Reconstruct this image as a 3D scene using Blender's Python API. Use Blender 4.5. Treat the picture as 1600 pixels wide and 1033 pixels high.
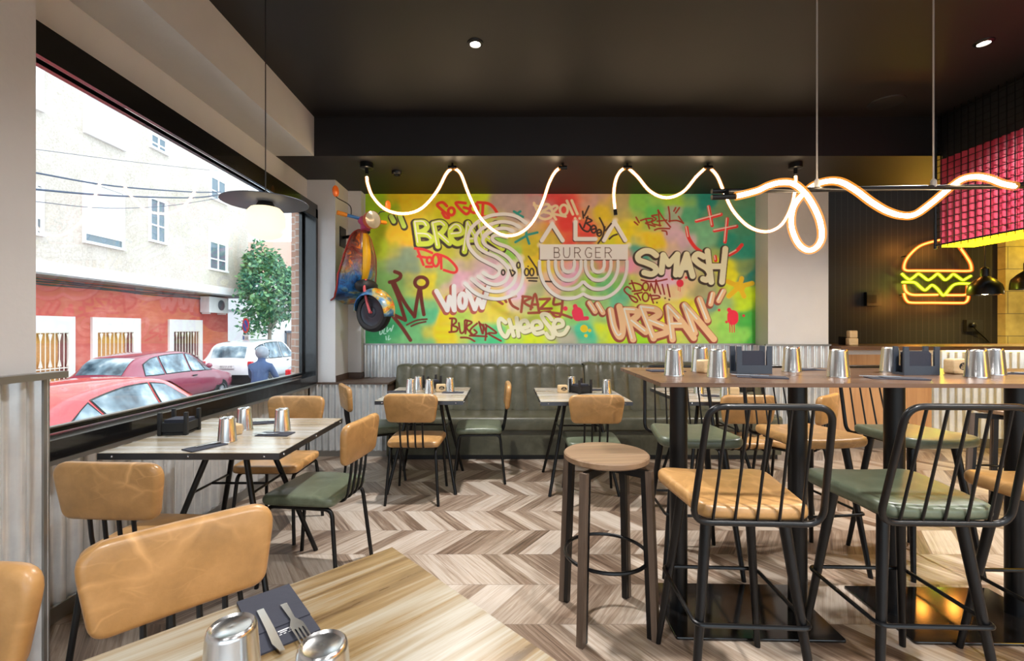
import bpy, bmesh, math, random
from mathutils import Vector, Matrix
random.seed(7)
C = bpy.context.scene.collection
SC = bpy.context.scene
PI = math.pi
for _o in list(bpy.data.objects):
    bpy.data.objects.remove(_o)

# ---------------------------------------------------------------- camera, world, sun, exposure
FPX, CX, CY, H = 711.0, 788.0, 513.5, 1.30          # focal length and principal point in pixels, eye height in metres
cam_d = bpy.data.cameras.new('camera'); cam = bpy.data.objects.new('camera', cam_d); C.objects.link(cam)
cam.location = (0, 0, H); cam.rotation_euler = (PI/2, 0, 0)
cam_d.sensor_fit = 'HORIZONTAL'; cam_d.sensor_width = 36.0; cam_d.lens = FPX*36.0/1600
cam_d.shift_x = (800-CX)/1600.0; cam_d.shift_y = -(516.5-CY)/1600.0
cam_d.clip_start = 0.02; cam_d.clip_end = 300
SC.camera = cam
SC.view_settings.view_transform = 'Standard'; SC.view_settings.look = 'None'
SC.view_settings.gamma = 1.0; SC.view_settings.use_curve_mapping = False
SC.view_settings.exposure = 0.85
SC.cycles.use_denoising = True
SC.cycles.max_bounces = 8; SC.cycles.transparent_max_bounces = 16
SC.cycles.caustics_reflective = False; SC.cycles.caustics_refractive = False
SC.cycles.sample_clamp_indirect = 4.0

W = bpy.data.worlds.new('sky'); SC.world = W; W.use_nodes = True
_bg = W.node_tree.nodes['Background']
_bg.inputs[0].default_value = (0.80, 0.91, 1.0, 1); _bg.inputs[1].default_value = 1.7
sun_d = bpy.data.lights.new('sun', 'SUN'); sun = bpy.data.objects.new('sun', sun_d); C.objects.link(sun)
sun_d.energy = 1.05; sun_d.angle = math.radians(12); sun_d.color = (1, 0.95, 0.88)
sun.rotation_euler = (math.radians(38), math.radians(24), 0)    # high sun over the restaurant roof, falling on the houses across the street

# ---------------------------------------------------------------- helpers
def at(px, py, z):                 # the point of height z seen at a pixel
    Y = (H-z)*FPX/(py-CY)
    return Vector(((px-CX)*Y/FPX, Y, z))
def pt(px, py, Y):                 # the point at distance Y seen at a pixel
    return Vector(((px-CX)*Y/FPX, Y, H-(py-CY)*Y/FPX))
def ptx(px, py, X):                # the point of the plane x = X seen at a pixel
    Y = X*FPX/(px-CX)
    return Vector((X, Y, H-(py-CY)*Y/FPX))
def lin(r, g=None, b=None):
    if g is None: r, g, b = r
    f = lambda c: (c/255/12.92) if c/255 <= 0.04045 else ((c/255+0.055)/1.055)**2.4
    return (f(r), f(g), f(b), 1.0)

def fillet(path, r, n=5):
    P = [Vector(p) for p in path]; out = [P[0]]
    for i in range(1, len(P)-1):
        a, b, c = P[i-1], P[i], P[i+1]
        u = (a-b); v = (c-b); lu, lv = u.length, v.length
        if lu < 1e-6 or lv < 1e-6: continue
        u /= lu; v /= lv
        ang = u.angle(v)
        if ang > PI-0.05: out.append(b); continue
        d = min(r/math.tan(ang/2), lu*0.48, lv*0.48)
        p0, p1 = b+u*d, b+v*d
        for k in range(n+1):
            t = k/n
            out.append((1-t)**2*p0 + 2*t*(1-t)*b + t*t*p1)
    out.append(P[-1]); return out
def spline(path, n=8, closed=False):
    P = [Vector(p) for p in path]; out = []; m = len(P)
    rng = m if closed else m-1
    for i in range(rng):
        g = (lambda k: P[k % m]) if closed else (lambda k: P[max(0, min(m-1, k))])
        p0, p1, p2, p3 = g(i-1), g(i), g(i+1), g(i+2)
        for k in range(n):
            t = k/n
            out.append(0.5*((2*p1)+(p2-p0)*t+(2*p0-5*p1+4*p2-p3)*t*t+(3*p1-p0-3*p2+p3)*t**3))
    if not closed: out.append(P[-1])
    return out

class MB:
    def __init__(s): s.v = []; s.f = []; s.m = []; s.c = None; s.mi = 0; s.col = None; s.fc = []
    def face(s, idx): s.f.append(idx); s.m.append(s.mi); s.fc.append(s.col)
    def box(s, lo, hi, M=None):
        (x0,y0,z0),(x1,y1,z1) = lo, hi; n = len(s.v)
        for p in ((x0,y0,z0),(x1,y0,z0),(x1,y1,z0),(x0,y1,z0),(x0,y0,z1),(x1,y0,z1),(x1,y1,z1),(x0,y1,z1)):
            p = Vector(p); s.v.append(M@p if M else p)
        for q in ((0,3,2,1),(4,5,6,7),(0,1,5,4),(1,2,6,5),(2,3,7,6),(3,0,4,7)): s.face([n+i for i in q])
        return s
    def cbox(s, c, d, rz=0, M=None):
        T = Matrix.Translation(Vector(c)) @ Matrix.Rotation(rz, 4, 'Z')
        if M: T = M@T
        return s.box((-d[0]/2,-d[1]/2,-d[2]/2),(d[0]/2,d[1]/2,d[2]/2), T)
    def bar(s, a, b, w, h, up=(0,0,1)):            # square bar from a to b
        a, b = Vector(a), Vector(b); d = (b-a); L = d.length; d /= L
        u = Vector(up); x = d.cross(u)
        if x.length < 1e-4: x = d.cross(Vector((0,1,0)))
        x.normalize(); u = x.cross(d)
        M = Matrix((x, d, u)).transposed().to_4x4(); M.translation = a
        return s.box((-w/2,0,-h/2),(w/2,L,h/2), M)
    def tube(s, path, r, n=10, closed=False, r2=None, caps=True):
        P = [Vector(p) for p in path]; m = len(P); base = len(s.v)
        T = []
        for i in range(m):
            if closed: d = P[(i+1) % m]-P[i-1]
            else: d = P[min(i+1, m-1)]-P[max(i-1, 0)]
            T.append(d.normalized() if d.length > 1e-9 else Vector((0,0,1)))
        ref = Vector((0,0,1)) if abs(T[0].z) < 0.9 else Vector((1,0,0))
        x = T[0].cross(ref).normalized()
        tot = max(1, m-1)
        for i in range(m):
            x = (x - T[i]*x.dot(T[i])).normalized(); y = T[i].cross(x)
            rr = r if r2 is None else r+(r2-r)*i/tot
            if callable(r): rr = r(i/tot)
            for k in range(n):
                a = 2*PI*k/n
                s.v.append(P[i]+x*math.cos(a)*rr+y*math.sin(a)*rr)
        for i in range(m if closed else m-1):
            j = (i+1) % m
            for k in range(n):
                l = (k+1) % n
                s.face([base+i*n+k, base+i*n+l, base+j*n+l, base+j*n+k])
        if not closed and caps:
            s.face([base+k for k in range(n)][::-1]); s.face([base+(m-1)*n+k for k in range(n)])
        return s
    def lathe(s, prof, c=(0,0,0), n=24, M=None, cap=True, a0=0, a1=2*PI):
        c = Vector(c); base = len(s.v); full = abs(a1-a0-2*PI) < 1e-6; nn = n if full else n+1
        for (r, z) in prof:
            for k in range(nn):
                a = a0+(a1-a0)*k/n; p = Vector((r*math.cos(a), r*math.sin(a), z))
                s.v.append(c+(M@p if M else p))
        for i in range(len(prof)-1):
            for k in range(n):
                l = (k+1) % nn
                s.face([base+i*nn+k, base+i*nn+l, base+(i+1)*nn+l, base+(i+1)*nn+k])
        if cap and full:
            if prof[0][0] > 1e-5: s.face([base+k for k in range(nn)][::-1])
            if prof[-1][0] > 1e-5: s.face([base+(len(prof)-1)*nn+k for k in range(nn)])
        return s
    def sphere(s, c, r, n=16, sc=(1,1,1)):
        prof = [(max(1e-6, math.sin(PI*i/(n//2)))*r, -math.cos(PI*i/(n//2))*r) for i in range(n//2+1)]
        M = Matrix.Diagonal(sc).to_4x4()
        return s.lathe(prof, c, n, M, cap=False)
    def quad(s, a, b, c, d):
        n = len(s.v); s.v += [Vector(a), Vector(b), Vector(c), Vector(d)]; s.face([n,n+1,n+2,n+3]); return s
    def poly(s, pts):
        n = len(s.v); s.v += [Vector(p) for p in pts]; s.face(list(range(n, n+len(pts)))); return s
    def prism(s, pts, d):                          # polygon pts extruded by vector d
        d = Vector(d); n = len(s.v); m = len(pts)
        s.v += [Vector(p) for p in pts]+[Vector(p)+d for p in pts]
        s.face(list(range(n, n+m))[::-1]); s.face(list(range(n+m, n+2*m)))
        for i in range(m): j = (i+1) % m; s.face([n+i, n+j, n+m+j, n+m+i])
        return s
    def grid(s, fn, nu, nv):
        b = len(s.v)
        for i in range(nu+1):
            for j in range(nv+1): s.v.append(Vector(fn(i/nu, j/nv)))
        for i in range(nu):
            for j in range(nv):
                a = b+i*(nv+1)+j; s.face([a, a+nv+1, a+nv+2, a+1])
        return s
    def pad(s, outline, t, r, fn, dome=0.0, rings=5):
        """cushion: a closed outline (list of (u,v)), thickness t, edge radius r; fn(u,v,w) puts it in space"""
        m = len(outline); O = [Vector((p[0], p[1])) for p in outline]
        Nn = []
        for i in range(m):
            d = O[(i+1) % m]-O[i-1]; d.normalize(); Nn.append(Vector((-d.y, d.x)))
        cen = sum(O, Vector((0,0)))/m
        if (O[0]-cen).dot(Nn[0]) > 0: Nn = [-q for q in Nn]      # inward
        levels = []
        for k in range(rings+1):
            a = PI/2*k/rings; levels.append((r*(1-math.cos(a)), -t/2+r*(1-math.sin(a)) ))
        lv = levels[::-1]                                         # from back face inset to the side
        back = [(r*(1-math.sin(PI/2*k/rings)), -t/2+r*(1-math.cos(PI/2*k/rings))) for k in range(rings+1)]
        front = [(o, -w) for (o, w) in back[::-1]]
        allr = back+front
        inn = [0.35, 0.7]
        base = len(s.v); rows = []
        def ring(off, w, sc=1.0, dm=0.0):
            row = []
            for i in range(m):
                p = O[i]+Nn[i]*off
                p = cen+(p-cen)*sc
                row.append(len(s.v)); s.v.append(Vector(fn(p.x, p.y, w+dm)))
            rows.append(row)
        for q in inn: ring(r, -t/2-dome*0.5*(1-q*q), q)
        for (o, w) in allr: ring(o, w)
        for q in inn[::-1]: ring(r, t/2+dome*(1-q*q), q)
        for a, b in zip(rows[:-1], rows[1:]):
            for i in range(m):
                j = (i+1) % m; s.face([a[i], a[j], b[j], b[i]])
        s.face(rows[0][::-1]); s.face(rows[-1])
        return s
    def build(s, name, mats, parent=None, smooth=False, loc=None, ang=None):
        me = bpy.data.meshes.new(name); me.from_pydata([tuple(p) for p in s.v], [], s.f)
        if not isinstance(mats, (list, tuple)): mats = [mats]
        for m in mats: me.materials.append(m)
        me.polygons.foreach_set('material_index', s.m)
        if any(c is not None for c in s.fc):
            ca = me.color_attributes.new('paint', 'FLOAT_COLOR', 'CORNER'); buf = []
            for f, c in zip(s.f, s.fc):
                for _ in f: buf += list(c or (1,1,1,1))
            ca.data.foreach_set('color', buf)
        bm = bmesh.new(); bm.from_mesh(me); 
        if not any(c is not None for c in s.fc): bmesh.ops.recalc_face_normals(bm, faces=bm.faces)
        bm.to_mesh(me); bm.free()
        if smooth:
            me.polygons.foreach_set('use_smooth', [True]*len(me.polygons))
            try: me.set_sharp_from_angle(angle=ang or math.radians(40))
            except Exception: pass
        me.update()
        o = bpy.data.objects.new(name, me); C.objects.link(o)
        if parent: o.parent = parent
        if loc is not None: o.location = loc
        return o

def rounded(poly, r, n=5):           # rounded 2D polygon
    m = len(poly); out = []
    for i in range(m):
        a, b, c = Vector(poly[i-1]), Vector(poly[i]), Vector(poly[(i+1) % m])
        rr = r[i] if isinstance(r, (list, tuple)) else r
        u = (a-b).normalized(); v = (c-b).normalized(); ang = u.angle(v)
        d = min(rr/math.tan(ang/2), (a-b).length*.48, (c-b).length*.48)
        p0, p1 = b+u*d, b+v*d
        for k in range(n+1):
            t = k/n; out.append((1-t)**2*p0+2*t*(1-t)*b+t*t*p1)
    # even out long runs
    res = []
    for i in range(len(out)):
        p, q = out[i], out[(i+1) % len(out)]; L = (q-p).length; k = max(1, int(L/0.05))
        for j in range(k): res.append(p+(q-p)*j/k)
    return res

def tag(o, label=None, cat=None, group=None, kind=None):
    if label: o['label'] = label
    if cat: o['category'] = cat
    if group: o['group'] = group
    if kind: o['kind'] = kind
    return o
def thing(name, label, cat, loc=(0,0,0), rz=0, group=None):
    o = bpy.data.objects.new(name, None); C.objects.link(o)
    o.empty_display_size = 0.1; o.location = loc; o.rotation_euler = (0,0,rz)
    return tag(o, label, cat, group)
_kids = {}
def kids(o): return [c for c in C.objects if c.parent == o]
def dup(root, loc, rz, label, group=None):
    def cp(o, par):
        n = o.copy(); C.objects.link(n)
        if par: n.parent = par
        for ch in kids(o): cp(ch, n)
        return n
    r = cp(root, None); r.location = loc; r.rotation_euler = (0,0,rz)
    tag(r, label, None, group); return r
def struct(name, mb, mat, label=None, smooth=False):
    o = mb.build(name, mat, None, smooth); o['kind'] = 'structure'
    if label: o['label'] = label
    return o

# ---------------------------------------------------------------- materials
class NT:
    def __init__(s, name):
        s.mat = bpy.data.materials.new(name); s.mat.use_nodes = True
        s.t = s.mat.node_tree; s.p = s.t.nodes['Principled BSDF']; s.out = s.t.nodes['Material Output']
    def n(s, typ, **kw):
        nd = s.t.nodes.new(typ)
        for k, v in kw.items():
            if k.startswith('_'): setattr(nd, k[1:], v)
        return nd
    def put(s, sock, v):
        if hasattr(v, 'bl_rna') and isinstance(v, bpy.types.NodeSocket): s.t.links.new(v, sock)
        elif v is not None: sock.default_value = v
    def math(s, op, a, b=None, c=None):
        nd = s.t.nodes.new('ShaderNodeMath'); nd.operation = op
        for i, v in enumerate((a, b, c)):
            if v is not None: s.put(nd.inputs[i], v)
        return nd.outputs[0]
    def coord(s, kind='Object'): return s.t.nodes.new('ShaderNodeTexCoord').outputs[kind]
    def mapping(s, vec, scale=(1,1,1), rot=(0,0,0), loc=(0,0,0)):
        nd = s.t.nodes.new('ShaderNodeMapping'); s.put(nd.inputs[0], vec)
        nd.inputs['Scale'].default_value = scale; nd.inputs['Rotation'].default_value = rot; nd.inputs['Location'].default_value = loc
        return nd.outputs[0]
    def noise(s, vec, scale=5, detail=3, rough=.5, dist=0, col=False):
        nd = s.t.nodes.new('ShaderNodeTexNoise'); s.put(nd.inputs['Vector'], vec)
        nd.inputs['Scale'].default_value = scale; nd.inputs['Detail'].default_value = detail
        nd.inputs['Roughness'].default_value = rough; nd.inputs['Distortion'].default_value = dist
        return nd.outputs['Color' if col else 'Fac']
    def voronoi(s, vec, scale=5, feature='F1', out='Distance', rnd=1):
        nd = s.t.nodes.new('ShaderNodeTexVoronoi'); nd.feature = feature; s.put(nd.inputs['Vector'], vec)
        nd.inputs['Scale'].default_value = scale; nd.inputs['Randomness'].default_value = rnd
        return nd.outputs[out]
    def ramp(s, fac, stops, interp='LINEAR'):
        nd = s.t.nodes.new('ShaderNodeValToRGB'); s.put(nd.inputs[0], fac); cr = nd.color_ramp; cr.interpolation = interp
        while len(cr.elements) > 1: cr.elements.remove(cr.elements[-1])
        cr.elements[0].position = stops[0][0]; cr.elements[0].color = stops[0][1]
        for p, c in stops[1:]: e = cr.elements.new(p); e.color = c
        return nd.outputs[0]
    def mix(s, fac, a, b, blend='MIX'):
        nd = s.t.nodes.new('ShaderNodeMix'); nd.data_type = 'RGBA'; nd.blend_type = blend
        s.put(nd.inputs[0], fac); s.put(nd.inputs[6], a); s.put(nd.inputs[7], b); return nd.outputs[2]
    def bump(s, h, strength=.2, dist=.01):
        nd = s.t.nodes.new('ShaderNodeBump'); s.put(nd.inputs['Height'], h)
        nd.inputs['Strength'].default_value = strength; nd.inputs['Distance'].default_value = dist
        s.t.links.new(nd.outputs[0], s.p.inputs['Normal'])
    def set(s, **kw):
        for k, v in kw.items(): s.put(s.p.inputs[k.replace('_', ' ')], v)
        return s.mat
G1 = lambda v: (v, v, v, 1)

def plain(name, rgb, rough=.5, metal=0, spec=.5, coat=0, var=.06, scale=6, bump=0, bscale=60):
    m = NT(name); c = lin(rgb)
    n = m.noise(m.coord(), scale, 4)
    lo = tuple(x*(1-var) for x in c[:3])+(1,); hi = tuple(min(1, x*(1+var)) for x in c[:3])+(1,)
    m.set(Base_Color=m.ramp(n, [(.3, lo), (.7, hi)]), Roughness=rough, Metallic=metal, Specular_IOR_Level=spec, Coat_Weight=coat)
    if bump: m.bump(m.noise(m.coord(), bscale, 3), bump, .004)
    return m.mat
def glow(name, rgb, strength):
    m = NT(name); c = lin(rgb)
    n = m.noise(m.coord(), 3, 1)
    m.set(Base_Color=c, Emission_Color=c, Emission_Strength=m.math('MULTIPLY_ADD', n, strength*.04, strength*.98), Roughness=.5)
    return m.mat
def leather(name, rgb, crease=.5, rough=.36):
    m = NT(name); c = lin(rgb); co = m.coord()
    pale = tuple(min(1, x*1.7+.04) for x in c[:3])+(1,); light = tuple(min(1, x*1.28+.02) for x in c[:3])+(1,); dark = tuple(x*.72 for x in c[:3])+(1,)
    n1 = m.noise(co, 9, 5, .6); base = m.ramp(n1, [(.25, dark), (.5, c), (.78, light)])
    w = m.mix(.12, co, m.noise(co, 5, 3, col=True))
    v = m.voronoi(w, 7.5, 'DISTANCE_TO_EDGE')
    vein = m.ramp(v, [(0, G1(1)), (.03, G1(.55)), (.08, G1(0))])
    gate = m.ramp(m.noise(co, 4, 2), [(.45, G1(0)), (.62, G1(crease))])
    v2 = m.voronoi(m.mapping(w, (1.0,1.6,2.6), (.5,.4,.7)), 10, 'DISTANCE_TO_EDGE')
    fine = m.math('MULTIPLY', m.ramp(v2, [(0, G1(.55)), (.05, G1(0))]), m.ramp(m.noise(co, 6, 2), [(.5, G1(0)), (.65, G1(crease))]))
    f = m.math('MAXIMUM', m.math('MULTIPLY', vein, gate), fine)
    m.set(Base_Color=m.mix(f, base, pale), Roughness=m.math('MULTIPLY_ADD', n1, .2, rough-.1), Specular_IOR_Level=.5, Coat_Weight=.12, Coat_Roughness=.25)
    m.bump(m.math('ADD', m.noise(co, 180, 2), m.math('MULTIPLY', n1, 2.0)), .12, .002)
    return m.mat
def streak_wood(name, stops, axis=0, scale=1.0, rough=.4, plank=None, coat=.2):
    m = NT(name); co = m.coord()
    sc = [26*scale]*3; sc[axis] = 1.3*scale
    g = m.noise(m.mapping(co, tuple(sc)), 1.0, 6, .62, .6)
    big = [6*scale]*3; big[axis] = .6*scale
    g2 = m.noise(m.mapping(co, tuple(big), loc=(3,1,2)), 1.0, 3, .5, .4)
    f = m.math('MULTIPLY_ADD', g, .55, m.math('MULTIPLY', g2, .45))
    col = m.ramp(f, stops)
    m.set(Base_Color=col, Roughness=m.math('MULTIPLY_ADD', g, .2, rough-.1), Coat_Weight=coat, Coat_Roughness=.2)
    m.bump(g, .15, .003); return m.mat

M = {}
M['white_wall'] = plain('white paint', (208,207,208), .62, var=.02, bump=.25, bscale=35)
M['black_ceiling'] = plain('black ceiling paint', (22,18,19), .55, var=.06)
M['black_frame'] = plain('black window frame', (16,16,18), .22, coat=.3)
M['black_metal'] = plain('black powder coated steel', (7,8,11), .34, metal=.0, spec=.35, coat=.05)
M['black_matte'] = plain('black plastic', (22,23,26), .5)
M['graphite'] = plain('graphite plastic', (58,66,78), .45)
M['black_tile'] = None
M['steel_grey'] = plain('grey steel edge band', (92,95,102), .3, metal=.9)
M['rivet'] = plain('bright rivet', (200,200,205), .25, metal=1)
M['brown_laminate'] = plain('dark brown laminate', (84,66,56), .45, var=.15, scale=20)
M['trim_metal'] = plain('galvanised trim', (150,150,148), .35, metal=.8)
def corr():
    m = NT('galvanised corrugated sheet'); co = m.coord()
    n = m.noise(co, 7, 5, .6); n2 = m.noise(m.mapping(co, (40,40,3)), 1, 4)
    m.set(Base_Color=m.ramp(m.math('MULTIPLY_ADD', n, .6, m.math('MULTIPLY', n2, .4)), [(.3, lin(196,200,202)), (.6, lin(228,231,233)), (.8, lin(240,242,243))]),
          Metallic=.5, Roughness=m.math('MULTIPLY_ADD', n, .03, .22)); return m.mat
M['corrugated'] = corr()
def steel():
    m = NT('brushed stainless steel'); n = m.noise(m.coord(), 3, 2)
    m.set(Base_Color=m.ramp(n, [(.3, G1(.66)), (.7, G1(.72))]), Metallic=1, Roughness=m.math('MULTIPLY_ADD', n, .06, .20)); return m.mat
M['steel'] = steel()
M['tan'] = leather('tan leather', (174,131,79), .7)
M['green'] = leather('olive green leather', (86,94,76), .35)
M['bench'] = leather('dark olive bench leather', (76,75,59), .2, .4)
M['seam'] = plain('bench seam', (40,42,30), .6)
M['table_wood'] = streak_wood('weathered table wood', [(.28, lin(104,90,74)), (.40, lin(146,128,102)), (.47, lin(170,154,126)), (.54, lin(184,178,168)), (.62, lin(196,193,188)), (.72, lin(158,140,110)), (.8, lin(182,176,164))], 0, 1.0, .26, None, .5)  # same wood as the dark one, paled to carry the sky glare
M['table_wood_dark'] = streak_wood('worn golden table wood', [(.30, lin(58,46,34)), (.40, lin(100,77,46)), (.47, lin(132,108,70)), (.54, lin(152,142,122)), (.60, lin(166,160,148)), (.68, lin(126,98,58)), (.8, lin(146,134,112))], 0, 1.0, .3, None, .3)
M['walnut'] = streak_wood('walnut laminate', [(.3, lin(76,52,36)), (.5, lin(102,74,54)), (.7, lin(126,96,76))], 0, 1.2, .3)
M['stool_wood'] = streak_wood('stool seat oak', [(.25, lin(88,66,48)), (.5, lin(136,108,82)), (.75, lin(166,140,112))], 0, 1.6, .5)
M['leg_wood'] = streak_wood('stool leg dark wood', [(.3, lin(58,46,38)), (.5, lin(88,72,60)), (.75, lin(116,98,84))], 2, 1.6, .55)
M['counter_wood'] = streak_wood('light oak counter panel', [(.3, lin(176,128,88)), (.5, lin(206,160,116)), (.75, lin(222,184,142))], 2, .8, .5)
M['block_wood'] = streak_wood('pale beech', [(.3, lin(196,164,118)), (.6, lin(220,192,150))], 0, 3, .5)
M['napkin'] = plain('charcoal paper napkin', (52,54,66), .85, var=.1, bump=.2)
M['print_black'] = plain('black print', (25,22,22), .7)
M['print_white'] = plain('white print', (225,225,228), .6)
def glass():
    m = NT('window glass'); t = m.t
    tr = t.nodes.new('ShaderNodeBsdfTransparent'); gl = t.nodes.new('ShaderNodeBsdfGlossy'); mx = t.nodes.new('ShaderNodeMixShader')
    fr = t.nodes.new('ShaderNodeFresnel'); fr.inputs[0].default_value = 1.45
    tr.inputs[0].default_value = (.97,.985,.985,1); gl.inputs['Roughness'].default_value = .02
    m.put(mx.inputs[0], m.math('MULTIPLY', fr.outputs[0], .14)); t.links.new(tr.outputs[0], mx.inputs[1]); t.links.new(gl.outputs[0], mx.inputs[2])
    t.links.new(mx.outputs[0], m.out.inputs[0]); return m.mat
M['glass'] = glass()
def floor_mat():
    m = NT('chevron plank tile'); co = m.coord(); sx = m.t.nodes.new('ShaderNodeSeparateXYZ'); m.put(sx.inputs[0], co)
    X, Y = sx.outputs[0], sx.outputs[1]; R, S, Wd = .3102, .217, .0955
    r = m.math('DIVIDE', m.math('SUBTRACT', Y, 2.0-R*40), R); row = m.math('FLOOR', r); fy = m.math('FRACT', r)
    par = m.math('MULTIPLY_ADD', m.math('MODULO', row, 2.0), 2.0, -1.0)      # -1, +1 by row
    u = m.math('DIVIDE', m.math('ADD', m.math('MULTIPLY_ADD', m.math('MULTIPLY', par, fy), S, X), 40.03), Wd)
    b = m.math('FLOOR', u); fu = m.math('FRACT', u)
    cb = m.t.nodes.new('ShaderNodeCombineXYZ'); m.put(cb.inputs[0], b); m.put(cb.inputs[1], row)
    wn = m.t.nodes.new('ShaderNodeTexWhiteNoise'); wn.noise_dimensions = '2D'; m.put(wn.inputs['Vector'], cb.outputs[0])
    cg = m.t.nodes.new('ShaderNodeCombineXYZ'); m.put(cg.inputs[0], m.math('MULTIPLY', u, 2.6)); m.put(cg.inputs[1], m.math('MULTIPLY_ADD', r, .55, m.math('MULTIPLY', wn.outputs[0], 37.0)))
    m.put(cg.inputs[2], m.math('MULTIPLY', wn.outputs[0], 11.0))
    g = m.noise(cg.outputs[0], 1.7, 6, .65, .9)
    cg2 = m.t.nodes.new('ShaderNodeCombineXYZ'); m.put(cg2.inputs[0], m.math('MULTIPLY', u, 9)); m.put(cg2.inputs[1], r); m.put(cg2.inputs[2], m.math('MULTIPLY', wn.outputs[0], 7.0))
    g3 = m.noise(cg2.outputs[0], 1.0, 4, .6)
    f = m.math('ADD', m.math('MULTIPLY_ADD', wn.outputs[0], .42, -.21), m.math('MULTIPLY_ADD', g, .8, m.math('MULTIPLY', g3, .2)))
    col = m.ramp(f, [(.16, lin(66,51,42)), (.34, lin(112,92,77)), (.48, lin(148,130,114)), (.64, lin(178,164,150)), (.85, lin(198,189,180))])
    e = m.math('MINIMUM', fu, m.math('SUBTRACT', 1.0, fu)); ey = m.math('MINIMUM', fy, m.math('SUBTRACT', 1.0, fy))
    ln = m.math('MAXIMUM', m.math('LESS_THAN', ey, .006), m.math('MULTIPLY', m.math('LESS_THAN', e, .012), .5))
    m.set(Base_Color=m.mix(m.math('MULTIPLY', ln, .7), col, lin(110,96,86)), Roughness=m.math('MULTIPLY_ADD', g, .15, .26), Specular_IOR_Level=.5)
    m.bump(g, .08, .002); return m.mat
M['floor'] = floor_mat()
def tile_black():
    m = NT('black ribbed tile'); co = m.coord(); sx = m.t.nodes.new('ShaderNodeSeparateXYZ'); m.put(sx.inputs[0], co)
    fx = m.math('FRACT', m.math('DIVIDE', sx.outputs[0], .085)); fz = m.math('FRACT', m.math('DIVIDE', sx.outputs[2], .085))
    ln = m.math('MAXIMUM', m.math('LESS_THAN', fx, .09), m.math('MULTIPLY', m.math('LESS_THAN', fz, .06), .12))
    n = m.noise(co, 3, 3)
    m.set(Base_Color=m.mix(ln, m.ramp(n, [(.3, lin(12,10,10)), (.7, lin(18,15,15))]), lin(50,45,43)), Roughness=.62)
    m.bump(ln, -.3, .004); return m.mat
M['black_tile'] = tile_black()
def block_wall():
    m = NT('concrete block wall'); co = m.mapping(m.coord(), rot=(PI/2,0,0))
    br = m.t.nodes.new('ShaderNodeTexBrick'); m.put(br.inputs[0], co); br.inputs['Scale'].default_value = 1
    br.inputs['Brick Width'].default_value = .9; br.inputs['Row Height'].default_value = .3; br.inputs['Mortar Size'].default_value = .006
    n = m.noise(m.coord(), 6, 5)
    m.set(Base_Color=m.mix(br.outputs['Fac'], m.ramp(n, [(.3, lin(150,140,96)), (.7, lin(186,172,120))]), lin(110,104,90)), Roughness=.75); return m.mat
M['block_wall'] = block_wall()

def spot(name, loc, watts, col=(1,.86,.70), ang=140, size=.05, blend=.8, rot=(0,0,0)):
    d = bpy.data.lights.new(name, 'SPOT'); d.energy = watts; d.color = col; d.spot_size = math.radians(ang); d.spot_blend = blend; d.shadow_soft_size = size
    o = bpy.data.objects.new(name, d); C.objects.link(o); o.location = loc; o.rotation_euler = rot; return o
# ---------------------------------------------------------------- the room
R_ = math.radians
XR, YB, YREAR = 8.2, 5.15, -3.4          # right wall, mural wall, rear wall
CEIL, SOF = 3.17, 2.825
struct('floor', MB().box((-2.12,YREAR,-.2),(XR,6.5,0)), M['floor'], 'grey-brown chevron plank floor')
struct('ceiling', MB().box((-2.02,YREAR,CEIL),(XR,4.02,CEIL+.12)), M['black_ceiling'], 'black ceiling over the tables')
struct('ceiling_soffit', MB().box((-2.12,4.02,SOF),(XR,4.92,CEIL+.12)).box((-2.12,4.92,SOF),(3.49,5.4,CEIL+.12)), M['black_ceiling'], 'lowered black soffit in front of the mural wall')
struct('ceiling_bar', MB().box((3.4,4.92,3.5),(XR,6.5,3.6)), M['black_ceiling'], 'black ceiling behind the bar')
struct('beam_left', MB().box((-2.12,YREAR,SOF),(-1.68,4.019,CEIL-.001)), M['white_wall'], 'white boxed beam along the window')
# window wall: header, parapet, pier beside the camera
struct('wall_left', MB().box((-2.12,1.70,2.565),(-2.02,4.66,SOF-.001)).box((-2.12,1.70,-.9),(-2.02,4.66,.735)).box((-2.12,4.66,-.9),(-2.02,5.4,SOF-.001)), M['white_wall'], 'white wall above and below the big window')
struct('pillar_left', MB().box((-2.35,YREAR,-.9),(-1.75,1.70,SOF-.001)), M['white_wall'], 'plastered pillar left of the window')
struct('wall_back', MB().box((-2.02,YB,-.2),(3.49,5.4,SOF-.001)), M['white_wall'], 'back wall with the mural')
struct('pilaster_left', MB().box((-2.02,4.66,0),(-1.73,YB-.001,SOF-.001)).box((-1.73,5.04,0),(-1.585,YB-.001,SOF-.001)), M['white_wall'], 'stepped white pilaster left of the mural')
struct('pilaster_right', MB().box((2.84,4.90,0),(3.49,YB-.001,SOF-.001)), M['white_wall'], 'white pilaster between mural and bar')
struct('wall_bar', MB().box((3.49,6.2,-.2),(6.72,6.5,3.5)).box((3.38,5.401,-.2),(3.49,6.2,3.5)), M['black_tile'], 'black ribbed tile wall behind the bar')
struct('wall_bar_right', MB().box((6.72,6.1,-.2),(XR,6.5,3.5)), M['block_wall'], 'block wall right of the black tiles')
struct('wall_right', MB().box((XR,YREAR,-.2),(XR+.2,6.5,3.6)), M['white_wall'], 'right wall of the restaurant')
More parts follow.
